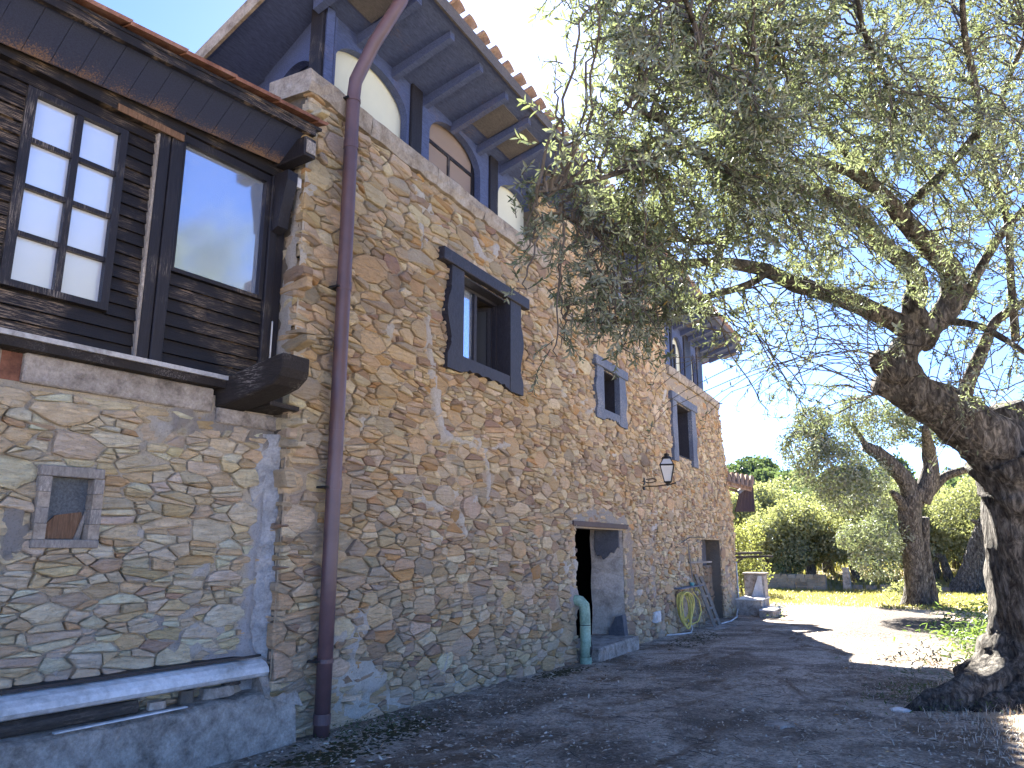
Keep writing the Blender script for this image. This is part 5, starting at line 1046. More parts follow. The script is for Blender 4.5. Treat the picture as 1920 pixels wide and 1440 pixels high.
def twigs_in(clumps, limb_nodes, tw, seed, leaf_len=0.053, droop=0.25, leaf_gap=0.0125, near_bare=0.0):
    """clumps: (centre, radius, number of twigs); returns leaf arrays and adds twig tubes to tw"""
    r = np.random.default_rng(seed); LP, LD, LN, LL = [], [], [], []
    nodes = np.array(limb_nodes)
    for c, rad, nt_ in clumps:
        c = np.array(c)
        i = np.argmin(np.linalg.norm(nodes - c, axis=1)); a = nodes[i]
        mid = (a + c) / 2 + r.normal(0, 0.10, 3) * np.linalg.norm(a - c) + np.array([0, 0, 0.06])
        sp = spline([a, mid, c, c + unit(c - a) * rad * 0.8], 5)
        sp[1:] += r.normal(0, 0.012, sp[1:].shape)
        tw.tube(sp, list(np.linspace(0.010, 0.003, len(sp))), 5, caps=False)
        for _ in range(nt_):
            st_ = sp[r.integers(4, len(sp))] + r.normal(0, rad * 0.22, 3)
            d = unit(r.normal(0, 1, 3) + 0.6 * unit(c - a) + np.array([0, 0, -droop * r.random()])); L = rad * r.uniform(0.55, 1.15); n = 6
            pts = [st_]; dd = d.copy()
            for k in range(n):
                dd = unit(dd + np.array([0, 0, -0.10 * droop]) + r.normal(0, 0.10, 3)); pts.append(pts[-1] + dd * L / n)
            pts = np.array(pts); tw.tube(pts, list(np.linspace(0.0042, 0.0014, n + 1)), 3, caps=False)
            m = max(4, int(L / leaf_gap)); ts = np.linspace(0.12, 1, m) * n; idx = np.minimum(ts.astype(int), n - 1); fr_ = (ts - idx)[:, None]
            base = pts[idx] * (1 - fr_) + pts[idx + 1] * fr_; tang = unit(pts[idx + 1] - pts[idx])
            side = unit(np.cross(tang, r.normal(0, 1, 3))); rot = np.cross(tang, side)
            alt = (np.arange(m) % 2 * 2 - 1)[:, None]; par = ((np.arange(m) // 2) % 2)[:, None]
            out = np.where(par == 0, side, rot) * alt
            D = unit(tang * r.uniform(0.35, 1.1, (m, 1)) + out * r.uniform(0.5, 1.0, (m, 1)) + r.normal(0, 0.2, (m, 3)))
            Nn = unit(np.cross(D, np.cross(tang, D)) + r.normal(0, 0.35, (m, 3)))
            keep = r.random(m) > near_bare
            LP.append(base[keep]); LD.append(D[keep]); LN.append(Nn[keep]); LL.append((leaf_len * r.uniform(0.65, 1.25, m))[keep])
    return np.concatenate(LP), np.concatenate(LD), np.concatenate(LN), np.concatenate(LL)

# ------------------------------------------------------------------ the old olive on the right
ot = thing('olive_tree', (10.9, -1.2, -0.16), 'huge old olive with gnarled dark trunk spreading over the forecourt', 'tree')
trunk = MB(); nodes = []; TD = 8.9
def limb(pp, rad, n=10, nz=0.16, sub=6, seed=0, ridges=0, rf=0.0, addnodes=True):
    P = spline([at(*q) for q in pp], sub); rr = np.interp(np.linspace(0, 1, len(P)), np.linspace(0, 1, len(rad)), rad)
    trunk.tube(P, list(rr), n, nz, seed, ridges=ridges, rf=rf)
    if addnodes: nodes.extend(list(P))
    return P
limb([(1985,1420,8.9), (1965,1330,8.9), (1955,1230,8.9), (1952,1120,8.9), (1950,1000,8.9), (1935,900,8.9), (1890,835,8.9)], [1.05, 0.82, 0.62, 0.54, 0.54, 0.55, 0.45], 40, 0.16, 8, 1, 7, 0.35, False)
limb([(1930,930,8.9), (1880,850,8.9), (1810,795,8.9), (1745,752,8.9), (1690,728,8.9), (1640,722,8.9)], [0.42, 0.36, 0.30, 0.255, 0.21, 0.10], 28, 0.15, 7, 2, 5, 0.3, False)
limb([(1735,760,8.9), (1705,720,8.88), (1690,685,8.85), (1700,650,8.8), (1735,620,8.8), (1760,598,8.8)], [0.22, 0.22, 0.20, 0.16, 0.15, 0.12], 20, 0.17, 6, 3)
limb([(1700,700,8.8), (1665,690,8.75), (1640,665,8.7)], [0.17, 0.14, 0.09], 14, 0.25, 4, 33)
limb([(1960,960,9.0), (1935,860,9.1), (1900,800,9.1), (1885,758,9.1)], [0.42, 0.34, 0.27, 0.19], 22, 0.2, 6, 4, 5, .3, False)
limb([(1985,900,9.2), (2010,760,9.2), (1990,640,9.0), (2000,480,8.6), (1960,300,8.0)], [0.36, 0.26, 0.2, 0.14, 0.08], 14, 0.15, 5, 5)
# roots
for k, (pp, rd) in enumerate(((((1935,1200,8.9), (1890,1270,8.7), (1825,1300,8.45), (1755,1318,8.3), (1680,1350,8.2)), [0.42, 0.35, 0.24, 0.14, 0.04]), (((1945,1230,8.8), (1905,1310,8.5), (1850,1350,8.2), (1770,1415,7.9)), [0.42, 0.33, 0.2, 0.05]), (((1955,1250,8.7), (1935,1340,8.2), (1900,1400,7.8), (1840,1470,7.4)), [0.40, 0.30, 0.18, 0.05]), (((1930,1180,9.1), (1880,1240,9.2), (1830,1262,9.3), (1790,1268,9.4)), [0.34, 0.28, 0.18, 0.08]), (((1990,1270,8.6), (2010,1370,8.0), (2020,1440,7.5)), [0.32, 0.24, 0.1]))):
    limb(pp, rd, 22, 0.26, 8, 40 + k, 5, .35, False)
# main boughs (photograph direction, real distance)
A = limb([(1745,640,8.85), (1700,615,8.8), (1630,580,8.6), (1560,552,8.35), (1490,532,8.1), (1430,505,7.9), (1340,492,7.5), (1260,500,7.1), (1190,540,6.7)], [0.14, 0.13, 0.112, 0.10, 0.088, 0.072, 0.05, 0.033, 0.018], 14, 0.14, 6, 6)
limb([(1440,508,7.9), (1400,535,7.7), (1330,555,7.4), (1290,575,7.2), (1230,600,6.9), (1150,605,6.6), (1060,600,6.2)], [0.045, 0.042, 0.036, 0.03, 0.024, 0.016, 0.008], 8, 0.12, 5, 7)
limb([(1345,492,7.5), (1352,465,7.3), (1370,440,7.0), (1376,380,6.5), (1370,300,5.9), (1385,220,5.4), (1420,120,5.0)], [0.045, 0.042, 0.038, 0.034, 0.03, 0.024, 0.014], 8, 0.15, 5, 8)
limb([(1372,420,6.9), (1340,452,6.7), (1280,450,6.3), (1200,440,5.8), (1110,430,5.3), (1050,400,5.0)], [0.028, 0.026, 0.022, 0.018, 0.012, 0.007], 7, 0.12, 5, 9)
B = limb([(1735,620,8.8), (1712,580,8.75), (1720,540,8.7), (1705,500,8.55), (1650,455,8.3), (1600,395,8.0), (1540,362,7.5), (1470,345,7.0), (1410,335,6.4), (1340,312,5.8), (1290,270,5.3), (1240,230,4.8), (1180,200,4.4)], [0.14, 0.13, 0.118, 0.106, 0.096, 0.086, 0.074, 0.062, 0.048, 0.034, 0.02, 0.011, 0.006], 12, 0.14, 5, 10)
Cc = limb([(1755,605,8.8), (1780,570,8.8), (1787,520,8.7), (1745,465,8.5), (1705,425,8.3), (1660,370,8.0), (1610,330,7.7), (1560,312,7.3), (1480,300,6.7)], [0.14, 0.135, 0.13, 0.12, 0.105, 0.085, 0.065, 0.045, 0.02], 12, 0.16, 6, 11)
limb([(1625,345,7.8), (1650,280,7.4), (1675,232,7.0), (1665,160,6.4), (1620,60,5.8), (1600,-60,5.4)], [0.045, 0.04, 0.034, 0.028, 0.02, 0.012], 8, 0.14, 5, 12)
limb([(1690,400,8.2), (1730,360,8.0), (1790,300,7.6), (1835,235,7.2), (1825,150,6.8), (1808,60,6.4), (1800,-80,6.0)], [0.055, 0.05, 0.045, 0.04, 0.034, 0.028, 0.016], 8, 0.14, 5, 13)
limb([(1800,580,8.8), (1840,500,8.6), (1885,430,8.4), (1950,360,8.0), (2030,250,7.4)], [0.06, 0.055, 0.045, 0.035, 0.02], 8, 0.14, 5, 14)
limb([(1790,800,8.95), (1815,720,9.0), (1845,650,9.0), (1870,600,8.9), (1930,560,8.8), (2010,500,8.5)], [0.10, 0.085, 0.075, 0.06, 0.045, 0.03], 9, 0.14, 5, 15)
limb([(1905,640,9.0), (1895,520,8.9), (1890,420,8.7), (1860,300,8.2), (1880,180,7.6), (1930,60,7.0)], [0.05, 0.045, 0.04, 0.034, 0.028, 0.018], 8, 0.14, 5, 16)
limb([(1400,335,6.4), (1350,240,5.6), (1330,140,4.9), (1300,40,4.4), (1260,-60,4.0)], [0.034, 0.028, 0.022, 0.016, 0.01], 7, 0.14, 5, 17)
limb([(1290,270,5.3), (1220,300,4.8), (1140,330,4.4), (1060,350,4.0), (1005,360,3.8)], [0.024, 0.02, 0.016, 0.011, 0.006], 7, 0.12, 5, 18)
limb([(1620,330,7.7), (1540,230,6.8), (1480,140,6.0), (1440,40,5.4)], [0.04, 0.032, 0.024, 0.014], 7, 0.14, 5, 19)
limb([(1760,600,8.8), (1830,610,8.6), (1890,640,8.4), (1960,690,8.2)], [0.05, 0.045, 0.036, 0.02], 8, 0.14, 5, 20)
limb([(1720,640,8.8), (1680,650,8.7), (1660,680,8.6), (1640,740,8.5)], [0.035, 0.03, 0.022, 0.012], 7, 0.2, 5, 21)
trunk.build('trunk', MAT['bark'], ot, smooth=True)
# crown: clumps of leafy twigs, spread through a real volume
cl = []; rr = random.Random(12)
def fill(x0, x1, y0, y1, n, d0, d1, rad=0.30, tw_=(7, 12), dens=None):
    for _ in range(n):
        x = rr.uniform(x0, x1); y = rr.uniform(y0, y1)
        if dens and not dens(x, y): continue
        t_ = (x - 1000) / 950; dep = (d0 + (d1 - d0) * t_) * rr.uniform(0.86, 1.14); cl.append((at(x, y, dep), rad * rr.uniform(0.7, 1.3), rr.randint(*tw_)))
edge_l = lambda x, y: x > np.interp(y, [0, 100, 150, 260, 330, 420, 480, 600], [1090, 1130, 1160, 1060, 1040, 1010, 1060, 1010]) + 20
fill(1060, 1420, -60, 330, 112, 4.1, 6.6, 0.26, dens=edge_l)
fill(1330, 1960, -80, 300, 172, 4.8, 7.2, 0.34)
fill(1150, 1560, 300, 470, 66, 5.0, 7.4, 0.28, dens=edge_l)
fill(1500, 1960, 250, 560, 105, 6.0, 8.3, 0.30, (6, 10))
fill(985, 1260, 350, 620, 72, 5.4, 7.0, 0.26, (5, 9), dens=edge_l)
fill(1200, 1420, 490, 640, 20, 6.0, 7.6, 0.25, (4, 7))
fill(1430, 1740, 540, 660, 12, 6.4, 8.4, 0.26, (3, 6))
fill(1780, 1960, 560, 760, 26, 6.6, 8.6, 0.28, (4, 8))
fill(1430, 1600, 690, 810, 14, 7.6, 8.6, 0.24, (4, 7))
for q in ((1085,70,3.4), (1120,30,3.5), (1010,380,3.9), (1000,440,4.1), (1030,330,3.8), (985,520,4.6), (1045,200,3.7), (1090,250,3.8), (1110,95,3.6)):
    cl.append((at(*q), 0.17, 5))
tw = MB()
P, D, Nn, L = twigs_in(cl, nodes, tw, 5)
# long, nearly bare shoots trailing from the knuckle of the trunk towards the house
r5 = np.random.default_rng(55); bare = []
for k in range(42):
    a = at(1650 + r5.normal(0, 45), 665 + r5.normal(0, 45), 8.6 + r5.normal(0, .2)); e = at(r5.uniform(1230, 1640), r5.uniform(560, 780), r5.uniform(6.6, 8.8))
    m = (a + e) / 2 + np.array([0, 0, r5.uniform(0.05, 0.35)]); sp = spline([a, m, e, e + unit(e - m) * 0.25 - np.array([0, 0, 0.22])], 5); sp[1:] += r5.normal(0, .012, sp[1:].shape)
    tw.tube(sp, list(np.linspace(0.007, 0.0015, len(sp))), 4, caps=False); bare.append(sp)
for k in range(34):
    a = at(1830 + r5.normal(0, 60), 720 + r5.normal(0, 60), 8.8); e = at(r5.uniform(1690, 1930), r5.uniform(560, 900), r5.uniform(7.8, 9.0)); m = (a + e) / 2 + np.array([0, 0, r5.uniform(-.05, 0.3)]); sp = spline([a, m, e], 5)
    tw.tube(sp, list(np.linspace(0.008, 0.002, len(sp))), 4, caps=False); bare.append(sp)
bP, bD, bN, bL = [], [], [], []
for sp in bare:
    n = r5.integers(3, 16); ii = r5.integers(len(sp) // 2, len(sp), n); d = r5.normal(0, 1, (n, 3)); bP.append(sp[ii]); bD.append(d); bN.append(r5.normal(0, 1, (n, 3))); bL.append(0.055 * r5.uniform(.6, 1.2, n))
P = np.concatenate([P] + bP); D = np.concatenate([D] + bD); Nn = np.concatenate([Nn] + bN); L = np.concatenate([L] + bL)
tw.build('twigs', MAT['twig'], ot, kind='stuff')
# the leaves that show largest are parts of their own
dep = (P - CAMP) @ CF; vis = np.array([in_view(p, -5) for p in P]); score = np.where(vis, L / dep, 0); big = np.argsort(-score)[:240]; mask = np.ones(len(P), bool); mask[big] = False
crown = leaf_mesh('crown', P[mask], D[mask], Nn[mask], L[mask], MAT['olive'], ot, kind='stuff')
lme = bpy.data.meshes.new('leaf'); hv = HEX.copy(); hv[:, 2] = -0.08 * hv[:, 0] ** 2 + 0.35 * np.abs(hv[:, 1]); lme.from_pydata(hv.tolist(), [], [(0,1,2,3), (0,3,4,5)]); lme.update(); lme.materials.append(MAT['olive'])
ob_ = Vector((10.9, -1.2, -0.16))
for i in big:
    d = unit(D[i]); s_ = unit(np.cross(Nn[i], d)); n_ = np.cross(d, s_)
    o = bpy.data.objects.new('leaf', lme); C.objects.link(o); o.parent = crown
    m4 = Matrix(((d[0]*L[i], s_[0]*L[i], n_[0]*L[i], P[i][0]-ob_.x), (d[1]*L[i], s_[1]*L[i], n_[1]*L[i], P[i][1]-ob_.y), (d[2]*L[i], s_[2]*L[i], n_[2]*L[i], P[i][2]-ob_.z), (0,0,0,1)))
    o.matrix_local = m4

# ------------------------------------------------------------------ two more olives down the drive
def blob_leaves(blobs, per, size, seed, flat=0.85):
    r = np.random.default_rng(seed); Ps, Ds, Ns, Ls = [], [], [], []
    for (c, rad) in blobs:
        n = int(per * rad ** 2); d = unit(r.normal(0, 1, (n, 3))); t_ = r.uniform(0.25, 1.0, (n, 1)) ** 0.45
        lump = 1 + 0.28 * fbm(d[:,0]*2.2 + c[0], d[:,1]*2.2 + c[1], d[:,2]*2.2 + c[2], seed, 3)[:, None]
        p = np.array(c) + d * t_ * rad * lump * np.array([1, 1, flat]); Ps.append(p)
        Ds.append(unit(r.normal(0, 1, (n, 3)) + 0.5 * d + np.array([0, 0, -.3]))); Ns.append(unit(d + r.normal(0, .7, (n, 3)))); Ls.append(size * r.uniform(.6, 1.3, n))
    return np.concatenate(Ps), np.concatenate(Ds), np.concatenate(Ns), np.concatenate(Ls)
def wlimb(mb, pp, rad, n, nz, seed, ridges=0, rf=0.0):
    P = spline([at(*q) for q in pp], 6); mb.tube(P, list(np.interp(np.linspace(0, 1, len(P)), np.linspace(0, 1, len(rad)), rad)), n, nz, seed, ridges=ridges, rf=rf); return list(P)
t2 = thing('olive_tree', (29.7, 0.1, -0.36), 'olive with upright forked brown trunk standing alone beside the sunlit drive', 'tree')
mb = MB(); nd = []; q = 27.0
wlimb(mb, [(1716,1155,q), (1718,1120,q), (1716,1060,q), (1708,1000,q), (1706,950,q), (1722,915,q)], [0.56, 0.42, 0.35, 0.37, 0.38, 0.34], 24, 0.15, 71, 5, .3)
wlimb(mb, [(1738,1155,q), (1745,1110,q), (1735,1040,q), (1735,970,q)], [0.36, 0.22, 0.17, 0.14], 14, 0.2, 72)
nd += wlimb(mb, [(1715,950,q), (1700,905,q), (1670,870,q), (1640,845,q), (1620,838,q)], [0.33, 0.30, 0.27, 0.24, 0.18], 12, 0.18, 73)
nd += wlimb(mb, [(1725,940,q), (1745,890,q), (1742,850,q), (1735,800,q-1)], [0.34, 0.32, 0.24, 0.1], 12, 0.18, 74)
nd += wlimb(mb, [(1735,930,q), (1770,895,q), (1810,880,q-.5), (1850,860,q-1)], [0.22, 0.17, 0.13, 0.08], 10, 0.15, 75)
nd += wlimb(mb, [(1700,960,q), (1685,935,q-.2), (1672,922,q-.3)], [0.2, 0.15, 0.1], 10, 0.2, 76)
nd += wlimb(mb, [(1625,840,q), (1600,800,q), (1580,790,q)], [0.12, 0.08, 0.04], 8, 0.15, 77)
mb.build('trunk', MAT['bark'], t2, smooth=True)
B2 = [(at(1555,880,26.5), 1.25), (at(1590,920,26.2), 1.1), (at(1510,840,26.8), 1.0), (at(1620,890,27.2), 1.0), (at(1560,820,27), 1.0), (at(1660,800,27.5), 0.9), (at(1735,800,27), 0.9), (at(1790,800,27), 0.9), (at(1690,770,26.5), 0.7), (at(1520,790,26.5), 0.7), (at(1610,770,26), 0.7), (at(1840,820,26), 0.8), (at(1660,1000,27.6), 1.0), (at(1640,1050,27.8), 0.9), (at(1670,940,27.8), 0.8), (at(1600,1010,28.5), 0.7)]
P, D, Nn, L = blob_leaves(B2, 2600, 0.12, 81); leaf_mesh('crown', P, D, Nn, L, MAT['olive'], t2, wf=1.5, kind='stuff')
t3 = thing('olive_tree', (39.0, -2.2, -0.38), 'olive with pale leaning trunk behind the weeds at the drive edge', 'tree')
mb = MB(); q = 35.0
wlimb(mb, [(1800,1135,q), (1822,1090,q), (1838,1030,q), (1850,985,q), (1868,955,q), (1890,930,q)], [0.85, 0.70, 0.52, 0.42, 0.36, 0.25], 20, 0.17, 91, 5, .3)
wlimb(mb, [(1848,1000,q), (1838,985,q), (1822,975,q)], [0.2, 0.14, 0.08], 10, 0.2, 92)
wlimb(mb, [(1780,1090,q+3), (1772,1060,q+3), (1765,1045,q+3), (1750,1040,q+3)], [0.25, 0.2, 0.16, 0.08], 10, 0.2, 93)
mb.build('trunk', MAT['bark'], t3, smooth=True)
B3 = [(at(1800,960,37), 1.6), (at(1770,1010,39), 1.4), (at(1850,930,36), 1.5), (at(1900,960,36), 1.6), (at(1820,1020,40), 1.2)]
P, D, Nn, L = blob_leaves(B3, 1300, 0.14, 95); leaf_mesh('crown', P, D, Nn, L, MAT['bush'], t3, wf=1.6, kind='stuff')

# ------------------------------------------------------------------ olive grove and bushes on the slope beyond the low wall
def make_tree(kind, mat, seed):
    r = random.Random(seed); root = bpy.data.objects.new('grove_tree', None); C.objects.link(root)
    BASE[root.name] = np.zeros(3)
    mbt = MB(); mbt.tube([(0,0,-0.3), (0.05,0,0.5), (0.15,0.08,1.1), (0.3,0.1,1.8), (0.35,0.2,2.6)], [0.34, 0.24, 0.2, 0.15, 0.06], 9, 0.2, seed); mbt.tube([(0.1,0,0.8), (-0.3,0.2,1.5), (-0.7,0.3,2.2)], [0.16, 0.12, 0.05], 7, .2, seed); mbt.build('trunk', MAT['bark'], root, smooth=True)
    bl = [((r.uniform(-1.5, 1.5), r.uniform(-1.5, 1.5), r.uniform(1.5, 3.6)), r.uniform(0.7, 1.25)) for _ in range(13)]
    P, D, Nn, L = blob_leaves(bl, 620, 0.17, seed); leaf_mesh('crown', P, D, Nn, L, MAT[mat], root, wf=2.0, kind='stuff'); return root
def copy_tree(o, parent=None):
    c = o.copy(); C.objects.link(c); c.parent = parent
    for ch in [x for x in o.children]: copy_tree(ch, c)
    return c
protos = [make_tree(0, 'bush', 201), make_tree(1, 'bush', 202), make_tree(2, 'bushd', 203)]
spots = [(1440,44,1.0,0), (1475,46,1.05,1), (1515,45,0.95,0), (1550,48,1.1,1), (1600,45,0.9,1), (1640,47,1.0,0), (1690,50,1.0,1), (1745,46,1.0,0), (1790,50,1.05,1), (1850,48,1.1,0), (1905,47,1.2,1), (1395,52,1.2,0), (1430,56,1.15,1), (1490,57,1.15,0), (1570,58,1.2,1), (1620,60,1.25,2), (1660,60,1.2,0), (1720,60,1.2,1), (1770,62,1.1,0), (1830,60,1.2,1), (1890,58,1.3,0), (1535,62,1.2,2), (1460,66,1.3,0), (1680,70,1.3,1), (1950,52,1.2,0), (2010,50,1.2,1), (1345,60,1.3,1), (1290,62,1.3,0), (1200,60,1.3,1)]
used = [False] * 3; rr = random.Random(4)
labs = ['silvery green olive growing on the slope beyond the low stone wall', 'silvery green olive growing on the slope beyond the low stone wall', 'dark green evergreen among the silvery olives on the slope']
for px, dist, sc, kd in spots:
    az = math.atan2(px - 960, FOC / math.cos(PITCH)); hd = YAW - az; x = dist * math.cos(hd); y = dist * math.sin(hd)
    o = protos[kd] if not used[kd] else copy_tree(protos[kd]); used[kd] = True
    o.location = (x, y, float(zter(np.array(x), np.array(y)))); o.rotation_euler = (0, 0, rr.uniform(0, 6.3)); k = sc * rr.uniform(.9, 1.1); o.scale = (k, k, k * rr.uniform(.9, 1.1))
    if kd == 2: tag(o, labs[2], 'tree', 'dark evergreens on the slope')
    elif dist < 50.5: tag(o, 'silvery green olive in the front row just behind the low stone wall', 'tree', 'front row olives behind the low wall')
    else: tag(o, 'silvery green olive higher on the slope behind the front row', 'tree', 'olives higher on the slope')
def shrub(name, px, dist, blobs, mat, label, size=0.12, per=900, seed=1, cat='bush'):
    az = math.atan2(px - 960, FOC / math.cos(PITCH)); hd = YAW - az; x = dist * math.cos(hd); y = dist * math.sin(hd); z = float(zter(np.array(x), np.array(y)))
    t_ = thing(name, (x, y, z), label, cat); P, D, Nn, L = blob_leaves([((x + a, y + b, z + c), r_) for a, b, c, r_ in blobs], per, size, seed); leaf_mesh('foliage', P, D, Nn, L, MAT[mat], t_, wf=2.0, kind='stuff')
    mb = MB(); mb.tube([(x, y, z - .15), (x + .03, y, z + .4), (x + blobs[0][0] * .6, y + blobs[0][1] * .6, z + blobs[0][2])], [0.07, 0.05, 0.03], 6, .2, seed); mb.build('stem', MAT['bark'], t_)
shrub('yellow_bush', 1385, 36, [(0,0,1.9,1.0), (0.5,-.3,2.6,.8), (-.3,.4,2.4,.9), (0.2,.5,1.2,1.0), (0,-.5,1.0,.9), (.3,.2,.5,.8)], 'bushy', 'tall yellow green bush in full sun beside the annexe wall', 0.12, 900, 301)
shrub('dark_bush', 1478, 43.5, [(0,0,0.9,.75), (.3,-.3,1.5,.7), (-.2,.4,1.4,.7), (0,0.1,2.0,.5)], 'bushd', 'dark green bush growing just behind the low stone wall', 0.12, 900, 302)
shrub('dark_bush', 1525, 46, [(0,0,1.6,.8), (.3,-.2,2.2,.7), (0,.2,1.0,.6)], 'bushd', 'dark ivy clump on a stump between the silvery olives', 0.12, 900, 303)
shrub('pale_bush', 1700, 33, [(0,0,.5,.6), (.5,.5,.4,.5), (-.3,-.5,.5,.5)], 'bush', 'pale bushy olive suckers at the foot of the forked olive', 0.10, 900, 304)
# wooded hill behind
hillb = []; rr = random.Random(9)
for _ in range(170):
    px = rr.uniform(1180, 2050) if _ < 95 else rr.uniform(1340, 1560); dist = rr.uniform(105, 150); az = math.atan2(px - 960, FOC / math.cos(PITCH)); hd = YAW - az; x = dist * math.cos(hd); y = dist * math.sin(hd); z = float(zg(np.array(x), np.array(y)))
    top = np.interp(px, [1180, 1380, 1440, 1500, 1560, 1620, 1700, 1760, 2050], [6, 6.6, 6.4, 4.5, 4.5, 5.5, 5.0, 3.0, 4])
    hillb.append(((x, y, z + rr.uniform(0.0, top * dist / 120 * 0.75)), rr.uniform(1.8, 3.2)))
P, D, Nn, L = blob_leaves(hillb, 130, 0.60, 401, 1.0); leaf_mesh('hill_wood', P, D, Nn, L, MAT['bushd'], None, wf=2.8, label='dark green wood covering the far hill', cat='wood', kind='stuff')
# far house
FH = at(1800, 948, 118); fh = thing('distant_house', tuple(FH - np.array([0, 0, 3])), 'distant pale house with a low red tiled roof on the hill', 'house')
mb = MB(); mb.box((FH[0] - 3, FH[1] - 5.2, FH[2] - 5), (FH[0] + 5, FH[1] + 4.5, FH[2] + 0.5)); mb.build('wall', MAT['wallwhite'], fh)
mb = MB(); zz = FH[2] + 0.5; mb.add([(FH[0]-4,FH[1]-5.8,zz),(FH[0]+6,FH[1]-5.8,zz),(FH[0]+6,FH[1]+5.2,zz),(FH[0]-4,FH[1]+5.2,zz),(FH[0]+1,FH[1]-3.5,zz+1.2),(FH[0]+1,FH[1]+3,zz+1.2)], [(0,3,2,1),(0,1,4),(1,2,5,4),(2,3,5),(3,0,4,5)]); mb.build('roof', MAT['tile'], fh)
for dy in (-3, 0, 3):
    mb = MB(); mb.box((FH[0] - 3.06, FH[1] + dy - .5, FH[2] - 1.6), (FH[0] - 3.004, FH[1] + dy + .5, FH[2] - 0.2)); mb.build('window', MAT['pglass'], fh)

# low stone wall across the lawn, gate post, rubble edge
lwl = thing('low_stone_wall', (40.8, 6.0, -0.4), 'low grey dry stone wall at the back of the sunlit lawn', 'wall')
cw = np.random.default_rng(77); rows = MB(); count = 0
core = MB(); core.box((40.72, 4.05, -0.6), (41.18, 12.0, 0.22)); core.build('core', MAT['concrete'], lwl)
for row in range(4):
    y = 4.02
    while y < 11.9:
        Lx = cw.uniform(0.25, 0.6); h0_ = -0.45 + row * 0.19; mbs = MB(); mbs.col = tuple(np.array([0.26,0.245,0.22]) * cw.uniform(.6, 1.2)); a, b = y + .01, y + Lx - .01
        f_ = lambda: cw.uniform(-.025, .025)
        mbs.hexa([(40.66 + f_(), a, h0_ + .01), (41.24, a, h0_ + .01), (41.24, b, h0_ + .01), (40.66 + f_(), b, h0_ + .01), (40.68 + f_(), a + .02, h0_ + .18 + f_()), (41.22, a + .02, h0_ + .18), (41.22, b - .02, h0_ + .18), (40.68 + f_(), b - .02, h0_ + .18 + f_())])
        mbs.build('stone', MAT['stone'], lwl); y += Lx
gpo = MB(); gpo.hexa([(41.3,2.95,-.6),(41.7,2.95,-.6),(41.7,3.35,-.6),(41.3,3.35,-.6),(41.33,3.0,.62),(41.66,3.0,.62),(41.66,3.3,.66),(41.33,3.3,.66)]); gpo.build('gate_post', MAT['concrete'], None, base=(41.5,3.15,-.4), label='squat grey stone post standing between low wall and drive', cat='post', bevel=0.03)
kb = thing('kerb_stones', (42, 0.5, -0.4), 'line of low grey stones edging the lawn beside the post', 'kerb')
for i in range(9):
    y = 2.7 - i * 0.62; mb = MB(); mb.col = (0.22, 0.21, 0.19); f_ = lambda: cw.uniform(-.05, .05)
    mb.hexa([(41.6+f_(),y-.27,-.6),(42.0,y-.27,-.6),(42.0,y+.27,-.6),(41.6+f_(),y+.27,-.6),(41.65+f_(),y-.22,-.20+f_()),(41.95,y-.22,-.20+f_()),(41.95,y+.22,-.20+f_()),(41.65+f_(),y+.22,-.20+f_())]); mb.build('stone', MAT['stone'], kb)
# overhead cable in the grove
cb_ = MB(); a, b = at(1590, 925, 60), at(1650, 955, 52); pts = [a + (b - a) * t_ - np.array([0, 0, 0.25 * math.sin(math.pi * t_)]) for t_ in np.linspace(-.6, 1.6, 14)]; cb_.tube(pts, 0.025, 4); cb_.build('overhead_cable', MAT['oldw'], None, base=tuple(a), label='pale overhead cable crossing among the grove trees', cat='cable')

# ------------------------------------------------------------------ grass, weeds, litter
def blades(name, X, Y, H, mat, seed, lean=0.5, wd=0.012, **kw):
    r = np.random.default_rng(seed); n = len(X); Z = zter(X, Y) if kw.pop('ter', True) else zpav(X, Y)
    a = r.uniform(0, 6.28, n); d = np.stack([np.cos(a), np.sin(a), 0 * a], 1); s_ = np.stack([-np.sin(a), np.cos(a), 0 * a], 1)
    b = np.stack([X, Y, Z - .01], 1); H = H[:, None]; l = r.uniform(.1, lean, (n, 1)) * H; up = np.array([0, 0, 1.0])
    V = np.stack([b - s_ * wd, b + s_ * wd, b + d * l * .35 + up * H * .6 + s_ * wd * .7, b + d * l * .35 + up * H * .6 - s_ * wd * .7, b + d * l + up * H], 1).reshape(-1, 3); I = np.arange(n * 5).reshape(n, 5)
    Fq = np.concatenate([I[:, [0, 1, 2, 3]], I[:, [3, 2, 4, 4]]], 0)
    Q = I[:, [0, 1, 2, 3]]; T = I[:, [3, 2, 4]]
    me = bpy.data.meshes.new(name); me.from_pydata(V.tolist(), [], Q.tolist() + T.tolist()); me.update()
    return link_mesh(name, me, mat, None, **kw)
r = np.random.default_rng(15)
X = r.uniform(29.0, 41.5, 16000); Y = r.uniform(-6, 9, 16000); k = (X > 29.2 + 1.0 * fbm(X, Y, 0, 8)) & (Y < 8); blades('lawn_grass', X[k], Y[k], r.uniform(.04, .16, k.sum()), MAT['grass'], 16, 1.0, 0.018, label='short yellow green grass of the sunlit lawn', cat='grass', kind='stuff')
X = r.uniform(41.5, 60, 9000); Y = r.uniform(-8, 14, 9000); blades('slope_grass', X, Y, r.uniform(.15, .5, 9000), MAT['grass'], 17, 1.0, 0.025, label='taller dry grass on the slope under the olives', cat='grass', kind='stuff')
